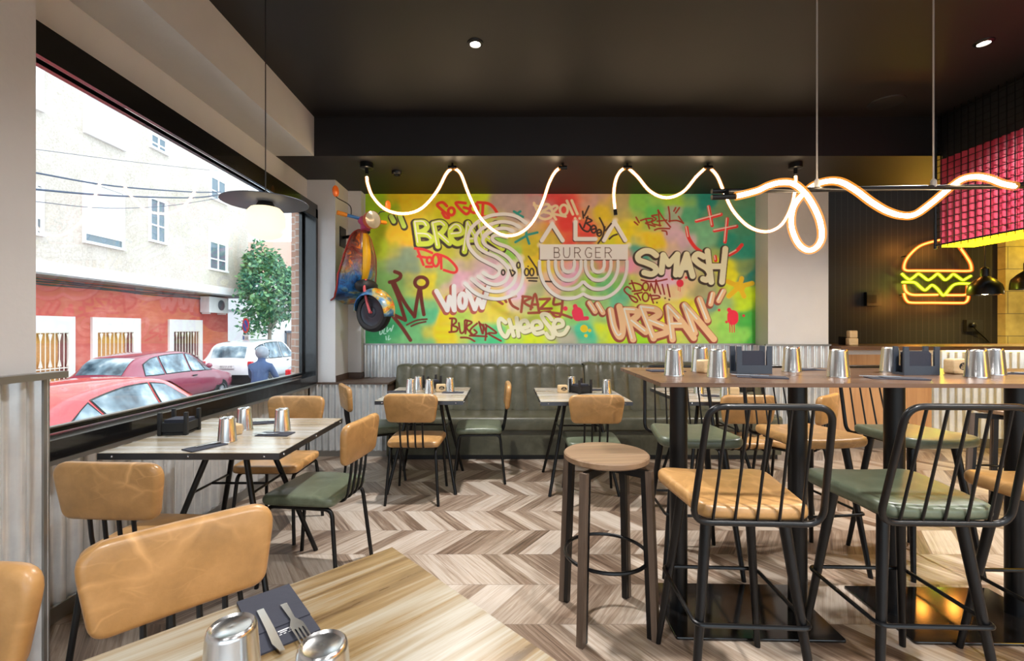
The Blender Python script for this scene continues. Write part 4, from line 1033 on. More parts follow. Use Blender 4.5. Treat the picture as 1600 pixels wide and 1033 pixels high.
def number_block(label, p, rz, big=1.0, mark=True):
    t = thing('table_block', label, 'wooden block', p, rz, 'pale wooden blocks on the tables'); h, w, d = .066*big, .085*big, .045*big
    MB().pad(rounded([(-w/2,0),(w/2,0),(w/2,h),(-w/2,h)], .012*big, 4), d, .005, lambda u,v,q: (u, q, v), rings=3).build('body', M['block_wood'], t, True)
    if mark:
        y = -d/2-.0006; cx, cz = .008*big, h*.52
        g = MB().poly([(cx+.024*big*math.cos(k*PI/12), y, cz+.017*big*math.sin(k*PI/12)) for k in range(24)]).build('emblem', M['print_black'], t)
        y -= .0005; k = MB(); s = big*.001
        def L(pts, w=2.2):
            for a, b in zip(pts[:-1], pts[1:]):
                a, b = Vector(a), Vector(b); dd = (b-a).normalized(); n = Vector((-dd.y, dd.x))*w/2
                k.poly([(cx+q.x*s, y, cz+q.y*s) for q in (a+n, a-n, b-n, b+n)])
        # a small line of letters over a longer one
        L([(-7,3),(-7,11)]); L([(-7,3),(-2,3)]); L([(2,3),(4.5,11)]); L([(4.5,11),(7,3)]); L([(3,5.5),(6,5.5)])
        L([(-14,-1),(14,-1)], 1.2)
        for q in (-14,-8.5,-3,2.5,8,13): L([(q,-11),(q,-3)])
        for q in (-14,-3,8): L([(q,-3),(q+3.4,-3)]); L([(q,-11),(q+3.4,-11)])
        for q in (-8.5,): L([(q,-11),(q+3.2,-11)])
        k.build('lettering', M['block_wood'], g)
Gc, Gn, Gh = 'upturned steel cups on the tables', 'dark napkin pouches with cutlery', 'napkin holders on the tables'
# foreground table
for (px_, py_, lab) in ((362,978,'upturned steel cup on the foreground table beside the napkin pouch'),(504,1007,'upturned steel cup on the foreground table right of the cutlery')):
    p = at(px_, py_, Z1+.118); steel_cup(lab, (p.x,p.y,Z1), Gc)
q = [at(a,b,Z1) for a,b in ((443,917),(380,945),(418,1022),(490,986))]; cc = sum(q, Vector())/4
dr = ((q[2]+q[3])-(q[0]+q[1])).normalized()
pouch_with_cutlery('dark napkin pouch lying on the foreground table', (cc.x,cc.y,Z1), math.atan2(dr.y,dr.x), Gn, .19, .098, flabel='steel fork showing from the pouch on the foreground table', klabel='steel knife showing from the pouch on the foreground table')
_np = [o for o in C.objects if o.name.startswith('napkin_pouch')][0]
_k = MB()
for (a, b, w_, h_) in ((.052,-.012,.003,.020),(.058,-.010,.002,.012),(.058,.006,.002,.010),(.064,-.012,.002,.004),(.064,-.005,.002,.004),(.064,.003,.002,.004),(.064,.010,.002,.004)): _k.box((a,b,.0031),(a+w_,b+h_,.0034))
_k.build('print', M['print_white'], _np)
# window table
for (px_, py_, lab) in ((355,690,'nearest upturned steel cup on the window table'),(382,671,'upturned steel cup in the middle of the window table behind another'),(441,673,'upturned steel cup at the far end of the window table')):
    p = at(px_, py_, Z1); steel_cup(lab, (p.x,p.y,Z1), Gc)
p = at(281,676,Z1); post_holder('black napkin holder with four posts on the window table', (p.x,p.y,Z1), R(8), Gh, 'dark napkins stacked in the four-post holder on the window table')
p = at(369,678,Z1); number_block('small pale wooden block behind the near cup on the window table', p, R(-35), .8, False)
for (px_, py_, rz, L, lab) in ((321,699,R(62),.16,'dark napkin pouch at the near edge of the window table'),(430,679,R(178),.17,'dark napkin pouch at the right side of the window table'),(412,661,R(20),.15,'dark napkin pouch at the far side of the window table')):
    p = at(px_, py_, Z1); pouch_with_cutlery(lab, p, rz, Gn, L, .085, flabel='steel fork on the '+lab[5:], klabel='steel knife on the '+lab[5:], knife=False)
# bench tables
for (px_, py_, lab) in ((642,614,'steel cup at the left of the left bench table'),(654,609,'steel cup behind the leftmost cup on the left bench table'),(671,615,'steel cup in the centre of the left bench table'),(703,612,'steel cup at the right of the left bench table'),
                        (893,609,'steel cup behind the black holder on the middle bench table'),(948,615,'steel cup at the right of the middle bench table'),(1092,615,'steel cup on the right bench table seen under the high table'),(1133,623,'steel cup at the front of the right bench table')):
    p = at(px_, py_, Z1); steel_cup(lab, (p.x,p.y,Z1), Gc)
for (px_, py_, lab, nl) in ((675,606.5,'black napkin holder on the left bench table','dark napkins in the holder on the left bench table'),(907,614,'black napkin holder on the middle bench table','dark napkins in the holder on the middle bench table'),(1160,612,'black napkin holder on the right bench table under the high table','dark napkins in the holder on the right bench table')):
    p = at(px_, py_, Z1); post_holder(lab, (p.x,p.y,Z1), R(30), Gh, nl)
p = at(689,612,Z1); number_block('pale wooden block with black emblem on the left bench table', p, R(5), 1.0)
p = at(879,613.5,Z1); number_block('pale wooden block with black emblem on the middle bench table', p, R(3), 1.0)
p = at(1147,616,Z1); number_block('pale wooden block on the right bench table under the high table', p, R(-20), .9, False)
for (px_, py_, rz, lab) in ((622,612.5,R(8),'dark napkin pouch at the left edge of the left bench table'),(708,613.5,R(-4),'dark napkin pouch at the right edge of the left bench table'),(930,609.5,R(12),'dark napkin pouch at the back of the middle bench table'),(1115,619,R(-12),'dark napkin pouch on the right bench table under the high table')):
    p = at(px_, py_, Z1); pouch_with_cutlery(lab, p, rz, Gn, .18, .09, fork=False, knife=False)
# high table
for (px_, py_, lab) in ((1053,587,'leftmost steel cup on the high table'),(1094,581,'steel cup at the back of the high table near its left end'),(1121,590,'steel cup at the front of the high table left of the graphite holder'),(1237,581,'steel cup right of the left graphite holder on the high table'),
                        (1310,589.5,'steel cup at the front edge in the middle of the high table'),(1391,581,'steel cup left of the right graphite holder on the high table'),(1526,589.5,'steel cup right of the wooden block on the high table'),(1553,585.5,'rightmost steel cup on the high table')):
    p = at(px_, py_, ZB); steel_cup(lab, (p.x,p.y,ZB), Gc)
p = at(1173,583.5,ZB); frame_holder('graphite napkin holder with upright sides at the left of the high table', p, R(4), Gh, 'dark napkins upright in the left graphite holder on the high table')
p = at(1431,585,ZB); frame_holder('graphite napkin holder with upright sides at the right of the high table', p, R(3), Gh, 'dark napkins upright in the right graphite holder on the high table')
p = at(1101,582.3,ZB); number_block('pale wooden block with emblem between cups at the left of the high table', p, R(38), .95)
p = at(1495,584,ZB); number_block('pale wooden block with black emblem at the right of the high table', p, R(6), 1.05)
for (px_, py_, rz, L, f, k, lab) in ((1040,580,R(1),.17,False,False,'dark napkin pouch behind the leftmost cup on the high table'),(1190,590,R(158),.19,False,True,'dark napkin pouch at the front left of the high table'),(1258,578,R(5),.16,True,False,'dark napkin pouch at the back of the high table'),
                       (1400,592,R(163),.20,False,True,'dark napkin pouch at the front of the high table before the right holder'),(1592,584,R(172),.18,True,False,'dark napkin pouch at the right edge of the high table')):
    p = at(px_, py_, ZB); pouch_with_cutlery(lab, p, rz, Gn, L, .085, fork=f, knife=k, flabel='steel fork on the '+lab[5:], klabel='steel knife on the '+lab[5:].replace(' before the right holder',''))
# ---------------------------------------------------------------- half scooter on the wall
def splash():
    m = NT('splashed paint'); co = m.coord()
    w = m.mix(.25, co, m.noise(co, 4, 3, col=True))
    v = m.noise(w, 5.5, 5, .6, 1.5)
    a = m.ramp(v, [(.28, lin(20,60,120)), (.38, lin(20,120,190)), (.44, lin(110,150,160)), (.5, lin(150,60,40)), (.55, lin(200,60,30)), (.6, lin(230,120,20)), (.66, lin(235,180,30)), (.74, lin(120,60,50))])
    sx = m.t.nodes.new('ShaderNodeSeparateXYZ'); m.put(sx.inputs[0], co)
    low = m.ramp(m.noise(w, 5, 4, .6, .5), [(.38, lin(20,70,130)), (.46, lin(30,120,190)), (.52, lin(120,160,176)), (.57, lin(230,190,40)), (.62, lin(222,90,40))])
    hi = m.ramp(v, [(.3, lin(90,40,36)), (.45, lin(160,60,40)), (.55, lin(120,80,70)), (.62, lin(226,110,30)), (.72, lin(238,170,30))])
    fac = m.ramp(m.math('ADD', sx.outputs[2], m.math('MULTIPLY_ADD', v, .5, -.25)), [(.36, G1(0)), (.5, G1(1))])
    gr = m.ramp(m.noise(w, 16, 5, .7), [(.36, lin(96,90,90)), (.56, G1(1))])
    m.set(Base_Color=m.mix(.85, m.mix(fac, low, hi), gr, 'MULTIPLY'), Roughness=.34, Coat_Weight=.4); return m.mat
def scooter():
    p = pt(584, 488.4, 4.52)
    t = thing('wall_scooter', 'paint-splashed front half of a scooter mounted on the white pilaster', 'scooter', p, R(-130))
    # local +Y forward, +X rider's right, origin at wheel centre
    sp = splash()
    RX = Matrix.Rotation(PI/2, 4, 'Y')
    w = MB().lathe([(.135,-.045),(.165,-.05),(.190,-.035),(.196,0),(.190,.035),(.165,.05),(.135,.045),(.13,.0),(.135,-.045)], (0,0,0), 40, RX, cap=False).build('wheel', plain('black tyre', (26,27,30), .55), t, True)
    MB().lathe([(.0001,-.035),(.04,-.035),(.05,-.028),(.07,-.03),(.10,-.022),(.135,-.032),(.135,.032),(.10,.022),(.07,.03),(.05,.028),(.04,.035),(.0001,.035)], (0,0,0), 32, RX, cap=False).build('hub', plain('dark grey hub', (52,56,66), .4, .4), w, True)
    MB().tube(spline([(.058,0,0),(.062,-.03,.10),(.05,-.075,.24),(0,-.10,.33)], 6), .014, 8).tube([(-.062,0,0),(.062,0,0)], .012, 8).build('fork', plain('pink and red fork', (214,92,96), .4), t, True)
    def fen(u, v):
        a = R(-12+190*v); k = math.sin(PI*min(1, max(0, .12+.8*v)))
        hw = (.052+.062*k); s = (u-.5)*2; rr = .232-.05*s*s*(1 if abs(s)<2 else 1)
        return (s*hw*(1.0), rr*math.cos(a)*1.04, rr*math.sin(a)+.012-.02*abs(s))
    f = MB().grid(fen, 12, 26).build('fender', sp, t, True, ang=PI)
    sm = f.modifiers.new('thick', 'SOLIDIFY'); sm.thickness = .008
    def tab(K, v):
        for (a,b),(c,d) in zip(K[:-1],K[1:]):
            if a <= v <= c:
                u = (v-a)/(c-a); return b+(d-b)*u
        return K[-1][1]
    def smo(K, v): return sum(tab(K, min(1, max(0, v+o))) for o in (-.06,-.03,0,.03,.06))/5
    yc = lambda v: smo([(0,-.15),(.3,-.115),(.5,-.135),(.65,-.22),(.8,-.37),(1,-.62)], v)
    zc = lambda v: smo([(0,.86),(.3,.58),(.5,.38),(.65,.24),(.8,.15),(1,.10)], v)
    def hw(v):
        K = [(0,.04),(.04,.08),(.1,.12),(.3,.185),(.5,.22),(.72,.22),(1,.18)]
        for (a,b),(c,d) in zip(K[:-1],K[1:]):
            if a <= v <= c: return b+(d-b)*(v-a)/(c-a)
        return .2
    def sh(u, v):
        s = (u-.5)*2; flat = 1 if v < .5 else max(0, 1-(v-.5)/.3)
        return (s*hw(v), yc(v)-.15*s*s*flat*(.5+v), zc(v))
    for o_ in kids(t): o_.rotation_euler = (0,0,R(16))
    l = MB().grid(sh, 18, 34).build('leg_shield', sp, t, True, ang=PI)
    sm = l.modifiers.new('thick', 'SOLIDIFY'); sm.thickness = .012; sm.offset = -1
    MB().tube([sh(0,v/30) for v in range(31)], .009, 6).tube([sh(1,v/30) for v in range(31)], .009, 6).tube([sh(k/12,0) for k in range(13)], .009, 6).build('shield_edge', plain('red edge trim', (150,40,34), .4), t, True)
    MB().grid(lambda u, v: (((u-.5)*2)*(.028+.02*math.sin(v*PI)), yc(.06+v*.5)+.028*math.cos((u-.5)*PI)*math.sin(PI*(.1+.85*v)), zc(.06+v*.5)), 8, 16).build('horn_cover', plain('yellow horn cover', (232,176,24), .35), t, True, ang=PI)
    MB().sphere((0,-.13,.93), .07, 18, (1.15,1.3,.75)).tube(spline([(0,-.14,.84),(0,-.15,.90),(0,-.14,.95)], 4), .05, 10).build('headset', plain('pink and blue headset', (190,74,120), .35), t, True)
    hl = MB().lathe([(.0001,-.05),(.05,-.04),(.08,-.005),(.09,.05),(.088,.062)], (0,-.07,.925), 28, Matrix.Rotation(-PI/2, 4, 'X'), cap=False).build('headlight', plain('orange headlight shell', (222,110,70), .3), t, True)
    MB().lathe([(.0001,.082),(.05,.075),(.086,.058)], (0,-.07,.925), 28, Matrix.Rotation(-PI/2, 4, 'X'), cap=False).build('lens', plain('headlight lens', (170,160,140), .2, .3), hl, True)
    hb = MB().tube(spline([(-.25,-.19,.965),(-.15,-.165,.955),(0,-.14,.94),(.15,-.165,.955),(.25,-.19,.965)], 6), .016, 10).build('handlebar', plain('blue handlebar', (40,110,180), .35), t, True)
    for s in (-1,1):
        MB().tube([(s*.19,-.175,.960),(s*.28,-.20,.972)], .021, 10).build('grip', plain('orange grip', (230,140,30), .5) if 'orange grip' not in bpy.data.materials else bpy.data.materials['orange grip'], hb, True)
    for s, q in ((1, (.34,-.12,1.15)), (-1, (-.24,-.10,1.13))):
        mr = MB().tube(spline([(s*.15,-.165,.955),(s*.17,-.15,1.05),(q[0]*.95,q[1],q[2]-.06),(q[0],q[1],q[2]-.03)], 5), .005, 6).build('mirror', M['black_metal'], t, True)
        MB().sphere(q, .045, 14, (.8,.28,1.25)).build('mirror_shell', plain('orange mirror shell', (236,110,24), .35) if 'orange mirror shell' not in bpy.data.materials else bpy.data.materials['orange mirror shell'], mr, True)
    MB().sphere((0,-.13,.27), .09, 14, (1.4,1,.8)).build('dark_cowl', M['black_matte'], t, True)
    # wall bracket (in world axes)
    inv = (Matrix.Translation(p) @ Matrix.Rotation(R(-130), 4, 'Z')).inverted()
    a = Vector((-1.729,4.86,pt(0,371.5,4.86).z)); b = Vector((-1.42,4.66,a.z))
    mb = MB(); mb.tube([inv@a, inv@b], .017, 12); 
    mb.box((-.004,-.085,-.105),(.010,.085,.105), inv@Matrix.Translation(a))
    mb.tube([inv@b, inv@(b+Vector((.03,.02,.03)))], .02, 8)
    mb.build('bracket', M['black_metal'], t, True)
scooter()
# ---------------------------------------------------------------- the street outside
ST = -.85
asp = plain('asphalt', (128,128,132), .9, var=.1, scale=3, bump=.3, bscale=40)
pav = plain('pavement tiles', (186,182,176), .85, var=.08, scale=4)
struct('street_ground', MB().box((-40,-14,ST-.2),(-2.1,60,ST)).box((-2.36,-30,ST-.2),(30,YREAR-.25,ST-.02)).box((-40,-30,ST-.2),(-2.36,-14,ST-.01)), asp, 'grey asphalt street')
struct('sidewalk_far', MB().box((-12,-14,ST),(-10.35,20.2,ST+.12)), pav, 'far pavement')
struct('sidewalk_near', MB().box((-3.9,-14,ST),(-2.121,20,ST+.12)), pav, 'near pavement')
# brick column right outside the window
def brick():
    m = NT('pale brick'); co = m.mapping(m.coord(), rot=(PI/2,0,0)); br = m.t.nodes.new('ShaderNodeTexBrick'); m.put(br.inputs[0], co)
    br.inputs['Scale'].default_value = 1; br.inputs['Brick Width'].default_value = .24; br.inputs['Row Height'].default_value = .07; br.inputs['Mortar Size'].default_value = .006
    br.inputs['Color1'].default_value = lin(214,176,156); br.inputs['Color2'].default_value = lin(198,158,138); br.inputs['Mortar'].default_value = lin(222,214,206)
    m.set(Base_Color=br.outputs[0], Roughness=.8); return m.mat
struct('wall_outside_brick', MB().box((-2.12,4.615,ST),(-2.052,4.659,2.5)).box((-2.2,4.70,ST),(-2.121,6.5,3.4)), brick(), 'pale brick pier outside the window')
aw = MB().box((-2.38,1.2,2.668),(-2.125,2.8,2.78)).build('awning', plain('red awning box', (222,74,84), .5)); tag(aw, 'red awning box seen at the top of the street window', 'awning')
MB().box((-2.382,1.2,2.655),(-2.33,2.8,2.667)).build('front_rail', M['trim_metal'], aw)

XF, XO = -12.0, -11.3          # ground-floor facade, overhanging upper storeys
def facade():
    b = thing('apartment_building', 'apartment building across the street with red ground floor and beige upper storeys', 'building', (XF, 10, ST))
    O = Vector((XF,10,ST))
    red = NT('red render'); co = red.coord(); n = red.noise(co, 1.2, 5, .6, .6); n2 = red.noise(red.mapping(co, (1,1,4)), 2, 4)
    red.set(Base_Color=red.ramp(red.math('MULTIPLY_ADD', n, .6, red.math('MULTIPLY', n2, .4)), [(.3, lin(188,82,72)), (.5, lin(204,98,86)), (.68, lin(218,132,116))]), Roughness=.85)
    st = NT('beige pebble render'); co = st.coord(); n = st.noise(co, 22, 4, .7); n2 = st.noise(co, 1.5, 3)
    st.set(Base_Color=st.ramp(st.math('MULTIPLY_ADD', n, .75, st.math('MULTIPLY', n2, .25)), [(.3, lin(176,164,150)), (.5, lin(204,194,182)), (.7, lin(224,216,206))]), Roughness=.9)
    wh = plain('white band', (236,232,230), .8, var=.02)
    B = lambda lo, hi: (Vector(lo)-O, Vector(hi)-O)
    yend = XF*FPX/(356-CX); yend2 = XO*FPX/(388-CX)
    zb0 = H+.1105*12; zb1 = H+.1475*11.3
    MB().box(*B((XF-3,-6,ST),(XF,yend,zb0))).build('ground_floor_wall', red.mat, b)
    MB().box(*B((XF-3,-6,zb1),(XO,yend2,11.5))).build('upper_wall', st.mat, b)
    MB().box(*B((XF-3,-6,zb0+.05),(XO+.02,yend2+.02,zb1))).build('band', wh, b)
    MB().box(*B((XF-3,-6,zb0-.0),(XO+.02,yend2+.02,zb0+.05))).build('eave', plain('grey eave underside', (130,128,126), .8), b)
    dk = plain('dark cable bundle', (62,66,76), .7)
    cb = MB()
    for dz in (-.05,-.12,-.17): cb.tube([Vector((XF+.04,-6+k,zb0+dz+.015*math.sin(k*1.7+dz*40)))-O for k in range(int(yend)+7)], .022, 6)
    cb.build('cable_bundle', dk, b)
    shut = plain('white roller shutter', (236,234,230), .6, var=.01); glz = plain('dark window glass', (96,116,128), .12, spec=.8); curt = plain('pale curtain', (200,206,210), .7)
    # upper windows
    for nm, x0, y0, x1, y1, gap in (('a',133,148,191,232,0),('b',235,203,259,240,.75),('c',132,283,190,388,.12),('d',234,310,258,380,1),('e',327,352,353,424,.62),('f',329,245,352,318,.5),('g',56,290,62,365,.3),('h',56,90,62,170,0)):
        a, c = ptx(x0, (y0), XO), ptx(x1, y1, XO)
        # top and bottom heights from the left edge
        zt = ptx(x0, y0, XO).z; zb = ptx(x0, y1 if nm in 'gh' else y1-(y1-y0)*.0, XO).z
        ya, yb = a.y, c.y; zb = c.z
        f = MB(); w = .07
        zt2 = zt
        f.box(*B((XO-.02,ya-w,zt2),(XO+.05,yb+w,zt2+w))).box(*B((XO-.02,ya-w,zb-w),(XO+.09,yb+w,zb))).box(*B((XO-.02,ya-w,zb),(XO+.05,ya,zt2))).box(*B((XO-.02,yb,zb),(XO+.05,yb+w,zt2)))
        fo = f.build('window', wh, b)
        MB().box(*B((XO-.01,ya,zb),(XO+.004,yb,zt2))).build('pane', glz, fo)
        hgt = (zt2-zb)*(1-gap)
        if gap < 1:
            s = MB(); z = zt2-hgt
            while z < zt2-.02: s.box(*B((XO+.004,ya,z+.004),(XO+.022,yb,min(zt2,z+.05)))); z += .052
            s.build('shutter', shut, fo)
        if gap > .3:
            fr = MB(); zt3 = zt2-hgt if gap < 1 else zt2; ym = (ya+yb)/2; zm = zb+(zt3-zb)*.38
            fr.box(*B((XO+.004,ym-.03,zb),(XO+.03,ym+.03,zt3))).box(*B((XO+.004,ya,zm-.025),(XO+.028,yb,zm+.025))).box(*B((XO+.004,ya,zb),(XO+.025,ya+.05,zt3))).box(*B((XO+.004,yb-.05,zb),(XO+.025,yb,zt3)))
            fr.build('sash', wh, fo)
    # grilled ground-floor windows in white surrounds
    tan = plain('tan blind', (206,150,84), .8, var=.12, scale=20); gr = plain('cream iron grille', (236,226,214), .5); dark = plain('dark room', (92,54,50), .6)
    zt = H+15.5*(14.3)/FPX+.02; zbot = -.75+.35
    for (x0, x1, ix0, ix1, blind) in ((30,114,36,104,tan),(141,217,149,206,tan),(262,314,269,309,dark)):
        y0, y1 = XF*FPX/(x0-CX), XF*FPX/(x1-CX); iy0, iy1 = XF*FPX/(ix0-CX), XF*FPX/(ix1-CX); top = zt-.42
        s = MB().box(*B((XF-.01,y0,top),(XF+.07,y1,zt))).box(*B((XF-.01,y0,zbot),(XF+.07,iy0,top))).box(*B((XF-.01,iy1,zbot),(XF+.07,y1,top))).box(*B((XF-.01,y0,zbot-.2),(XF+.07,y1,zbot)))
        so = s.build('window', wh, b)
        MB().box(*B((XF-.02,iy0,zbot),(XF+.006,iy0+(iy1-iy0)*.78,top))).build('blind', blind, so)
        MB().box(*B((XF-.02,iy0+(iy1-iy0)*.78,zbot),(XF+.006,iy1,top))).build('pane', plain('maroon pane', (134,66,62), .4), so)
        g = MB(); n = 9; X = XF+.05
        g.box(*B((X-.01,iy0,top-.03),(X+.01,iy1,top))).box(*B((X-.01,iy0,zbot+.62),(X+.01,iy1,zbot+.65)))
        for k in range(n+1):
            y = iy0+(iy1-iy0)*k/n
            g.tube([Vector((X,y,zbot))-O, Vector((X,y,top))-O], .012, 6)
            if k % 2 == 1:
                for zc, sg in ((top-.16,1),(zbot+.78,-1)):
                    P = [Vector((X-.008,y-.052,zc+sg*.10))-O, Vector((X-.008,y+.052,zc+sg*.10))-O, Vector((X-.008,y+.035,zc+sg*.02))-O, Vector((X-.008,y,zc-sg*.13))-O, Vector((X-.008,y-.035,zc+sg*.02))-O]
                    g.prism(P, (.016,0,0))
        g.build('grille', gr, so)
    # vents
    for px_ in (122, 216):
        p = ptx(px_, 452 if px_ < 200 else 462, XF); v = MB()
        for k in range(5): v.box(*B((XF,p.y-.16,p.z+.04+k*.06),(XF+.04,p.y+.16,p.z+.075+k*.06)))
        v.build('vent', plain('grey vent', (150,140,134), .6) if 'grey vent' not in bpy.data.materials else bpy.data.materials['grey vent'], b)
facade()
def ac_unit():
    X = XF+.3; p0, p1 = ptx(325, 468, XF+.35), ptx(355, 492, XF+.35)
    t = thing('air_conditioner', 'white air conditioning unit on the red wall under the overhang', 'air conditioner', (XF+.02,p0.y,p1.z))
    L = p1.y-p0.y; h = p0.z-p1.z+.12; c = plain('white enamel', (232,230,226), .4)
    MB().box((.02,0,.06),(.38,L,h)).build('case', c, t)
    g = MB()
    for r in (.07,.12,.17,.22): g.tube([(.385, L*.62+r*math.cos(k*PI/12), h/2+.03+r*math.sin(k*PI/12)*.95) for k in range(24)], .008, 5, True)
    for k in range(8): g.tube([(.385,L*.62,h/2+.03),(.385,L*.62+.22*math.cos(k*PI/4),h/2+.03+.21*math.sin(k*PI/4))], .006, 4)
    g.build('fan_grille', plain('grey fan grille', (120,122,124), .5), t)
    MB().lathe([(.0001,0),(.2,0)], (.382,L*.62,h/2+.03), 24, Matrix.Rotation(PI/2,4,'Y'), cap=False).build('fan', plain('dark fan', (70,74,78), .6), t)
    MB().box((.0,.1,0),(.34,.14,.06)).box((.0,L-.14,0),(.34,L-.10,.06)).box((0,.1,0),(.02,.14,.4)).build('bracket', c, t)
ac_unit()
def far_house():
    O = Vector((-12,25,ST)); b = thing('white_house', 'white low house with tiled roof beyond the apartment building', 'building', O)
    wh = plain('white house wall', (232,232,234), .85, var=.02); tile = plain('clay roof tiles', (196,150,134), .8, var=.15, scale=30)
    MB().box((-6,0,0),(9,4,5.1)).build('wall', wh, b)
    m = NT('roof tiles'); w = m.t.nodes.new('ShaderNodeTexWave'); m.put(w.inputs[0], m.coord()); w.inputs['Scale'].default_value = 4; w.inputs['Distortion'].default_value = .4
    m.set(Base_Color=m.ramp(w.outputs[1], [(.2, lin(150,104,92)), (.6, lin(206,164,148)), (1, lin(220,190,176))]), Roughness=.85)
    MB().prism([(-6.3,-.4,5.1),(-6.3,4,5.1),(-6.3,2,7.3)], (6.9,0,0)).build('roof', m.mat, b)
    MB().prism([(.7,-.3,5.0),(.7,4.4,5.0),(.7,2,6.6)], (9,0,0)).build('roof', tile, b)
    MB().box((-6,-.06,3.1),(9,0,3.2)).build('ledge', plain('grey ledge', (150,152,156), .8), b)
    x0 = pt(446, 520, 25).x-O.x; x1 = pt(466, 520, 25).x-O.x; zt = pt(446,517,25).z-ST
    g = MB().box((x0,-.09,0),(x0+.08,-.01,zt)).box((x0,-.09,zt-.1),(x1,-.01,zt)); gf = g.build('gate', plain('blue grey gate frame', (94,108,122), .5), b)
    s = MB(); x = x0+.12
    while x < x1+.4: s.box((x,-.06,0),(x+.07,-.03,zt-.12)); x += .13
    s.build('slat', plain('brown gate slats', (140,112,98), .6), gf)
    MB().box((pt(380,0,25).x-O.x,-.05,1.3),(pt(383,0,25).x-O.x,0,1.7)).build('meter_box', plain('grey meter box', (150,150,150), .6), b)
far_house()
def tree():
    p = pt(418, 449, 19.6); t = thing('street_tree', 'round-crowned leafy tree on the pavement beyond the white car', 'tree', (p.x, p.y, ST))
    h = p.z-ST
    tr = MB().tube(spline([(.05,0,0),(.02,0,1.0),(.1,0,2.0),(0,0,h-.6),(0,0,h)], 5), .10, 8, r2=.05)
    for k in range(7):
        a = k*.9; tr.tube([(0.05,0,1.9+.2*k),(.5*math.cos(a),.5*math.sin(a),2.7+.25*k),(1.0*math.cos(a),1.0*math.sin(a),3.2+.22*k)], .035, 6, r2=.012)
    tr.build('trunk', plain('grey bark', (146,134,122), .9), t, True)
    m = NT('tree leaves'); n = m.noise(m.coord(), 2.2, 3); oi = m.t.nodes.new('ShaderNodeNewGeometry')
    m.set(Base_Color=m.mix(.6, m.ramp(n, [(.3, lin(44,92,84)), (.5, lin(70,126,100)), (.7, lin(128,176,110))]), m.ramp(oi.outputs['Random Per Island'], [(0, lin(36,86,76)), (.5, lin(80,136,100)), (1, lin(150,190,120))])), Roughness=.5)
    rnd = random.Random(5); lv = MB()
    for k in range(4600):
        while True:
            q = Vector((rnd.uniform(-1,1), rnd.uniform(-1,1), rnd.uniform(-1,1)))
            if .45 < q.length < 1: break
        lump = 1+.16*math.sin(q.x*5+q.z*4)+.1*math.sin(q.y*7-q.z*5)
        rx = 1.42 if q.z < .2 else 1.42*(1-.45*(q.z-.2))
        c = Vector((q.x*rx*lump-.05, q.y*1.35*lump, h+q.z*1.85*lump-.05))
        if p.x+c.x < -11.05: continue
        d = Vector((rnd.gauss(0,1), rnd.gauss(0,1), rnd.gauss(0,.7)-.3)).normalized(); s = d.cross(Vector((rnd.gauss(0,1),rnd.gauss(0,1),rnd.gauss(0,1)))).normalized()
        L, w = rnd.uniform(.16,.26), rnd.uniform(.045,.075)
        lv.poly([c, c+d*L*.35+s*w, c+d*L, c+d*L*.35-s*w])
    o = lv.build('crown', m.mat, t); o['kind'] = 'stuff'
tree()
def sign():
    p = pt(384, 509, 18.1); t = thing('street_sign', 'round red and blue no-parking sign on a post with a white plate below', 'street sign', (p.x, p.y, ST+.12), R(-38))
    z = p.z-ST-.12
    MB().tube([(0,.03,0),(0,.03,z+.3)], .025, 10).build('post', plain('galvanised post', (150,152,154), .4, .6), t, True)
    rot = Matrix.Rotation(PI/2, 4, 'X')
    d = MB().lathe([(.0001,0),(.30,0),(.30,.012),(.0001,.012)], (0,0,z), 40, rot, cap=False).build('disc', plain('sign red', (206,34,48), .4), t)
    MB().lathe([(.0001,0),(.225,0)], (0,-.014,z), 40, rot, cap=False).build('blue_field', plain('sign blue', (40,92,176), .4), d)
    MB().cbox((0,-.0165,z), (.05,.002,.46), 0, Matrix.Translation((0,0,z)) @ Matrix.Rotation(R(-45),4,'Y') @ Matrix.Translation((0,0,-z))).build('red_bar', bpy.data.materials['sign red'], d)
    pl = MB().box((-.30,-.012,z-.62),(.30,.0,z-.36)).build('plate', M['print_white'], t)
    k = MB()
    for (x0, x1) in ((-.24,-.10),): k.box((x0,-.014,z-.57),(x1,-.0121,z-.41))
    k.build('blue_symbol', bpy.data.materials['sign blue'], pl)
    k = MB()
    for x in (-.04,.05,.13,.2): k.box((x,-.014,z-.55),(x+.03,-.0121,z-.43))
    k.build('lettering', M['print_black'], pl)
sign()
def wires():
    for i, (pts, r, lab) in enumerate((( [(20,262),(56,270),(180,291),(300,300),(345,300)], .022, 'thick upper street cable'), ([(20,292),(56,296),(180,306),(300,309),(345,304)], .026, 'thick lower street cable'), ([(20,232),(60,234),(200,252),(330,266),(380,268)], .007, 'thin wire above the street cables'), ([(20,312),(56,315),(160,325),(260,322),(345,309)], .010, 'sagging thin wire below the street cables'))):
        L = []
        for x, y in pts:
            X = -10.4-.6*(x/345); L.append(ptx(x, y, X))
        o = MB().tube(spline(L, 6), r, 6).build('street_cable', plain('cable blue grey', (72,84,104), .6) if 'cable blue grey' not in bpy.data.materials else bpy.data.materials['cable blue grey'])
        tag(o, lab+' crossing in front of the beige building', 'cable')
wires()

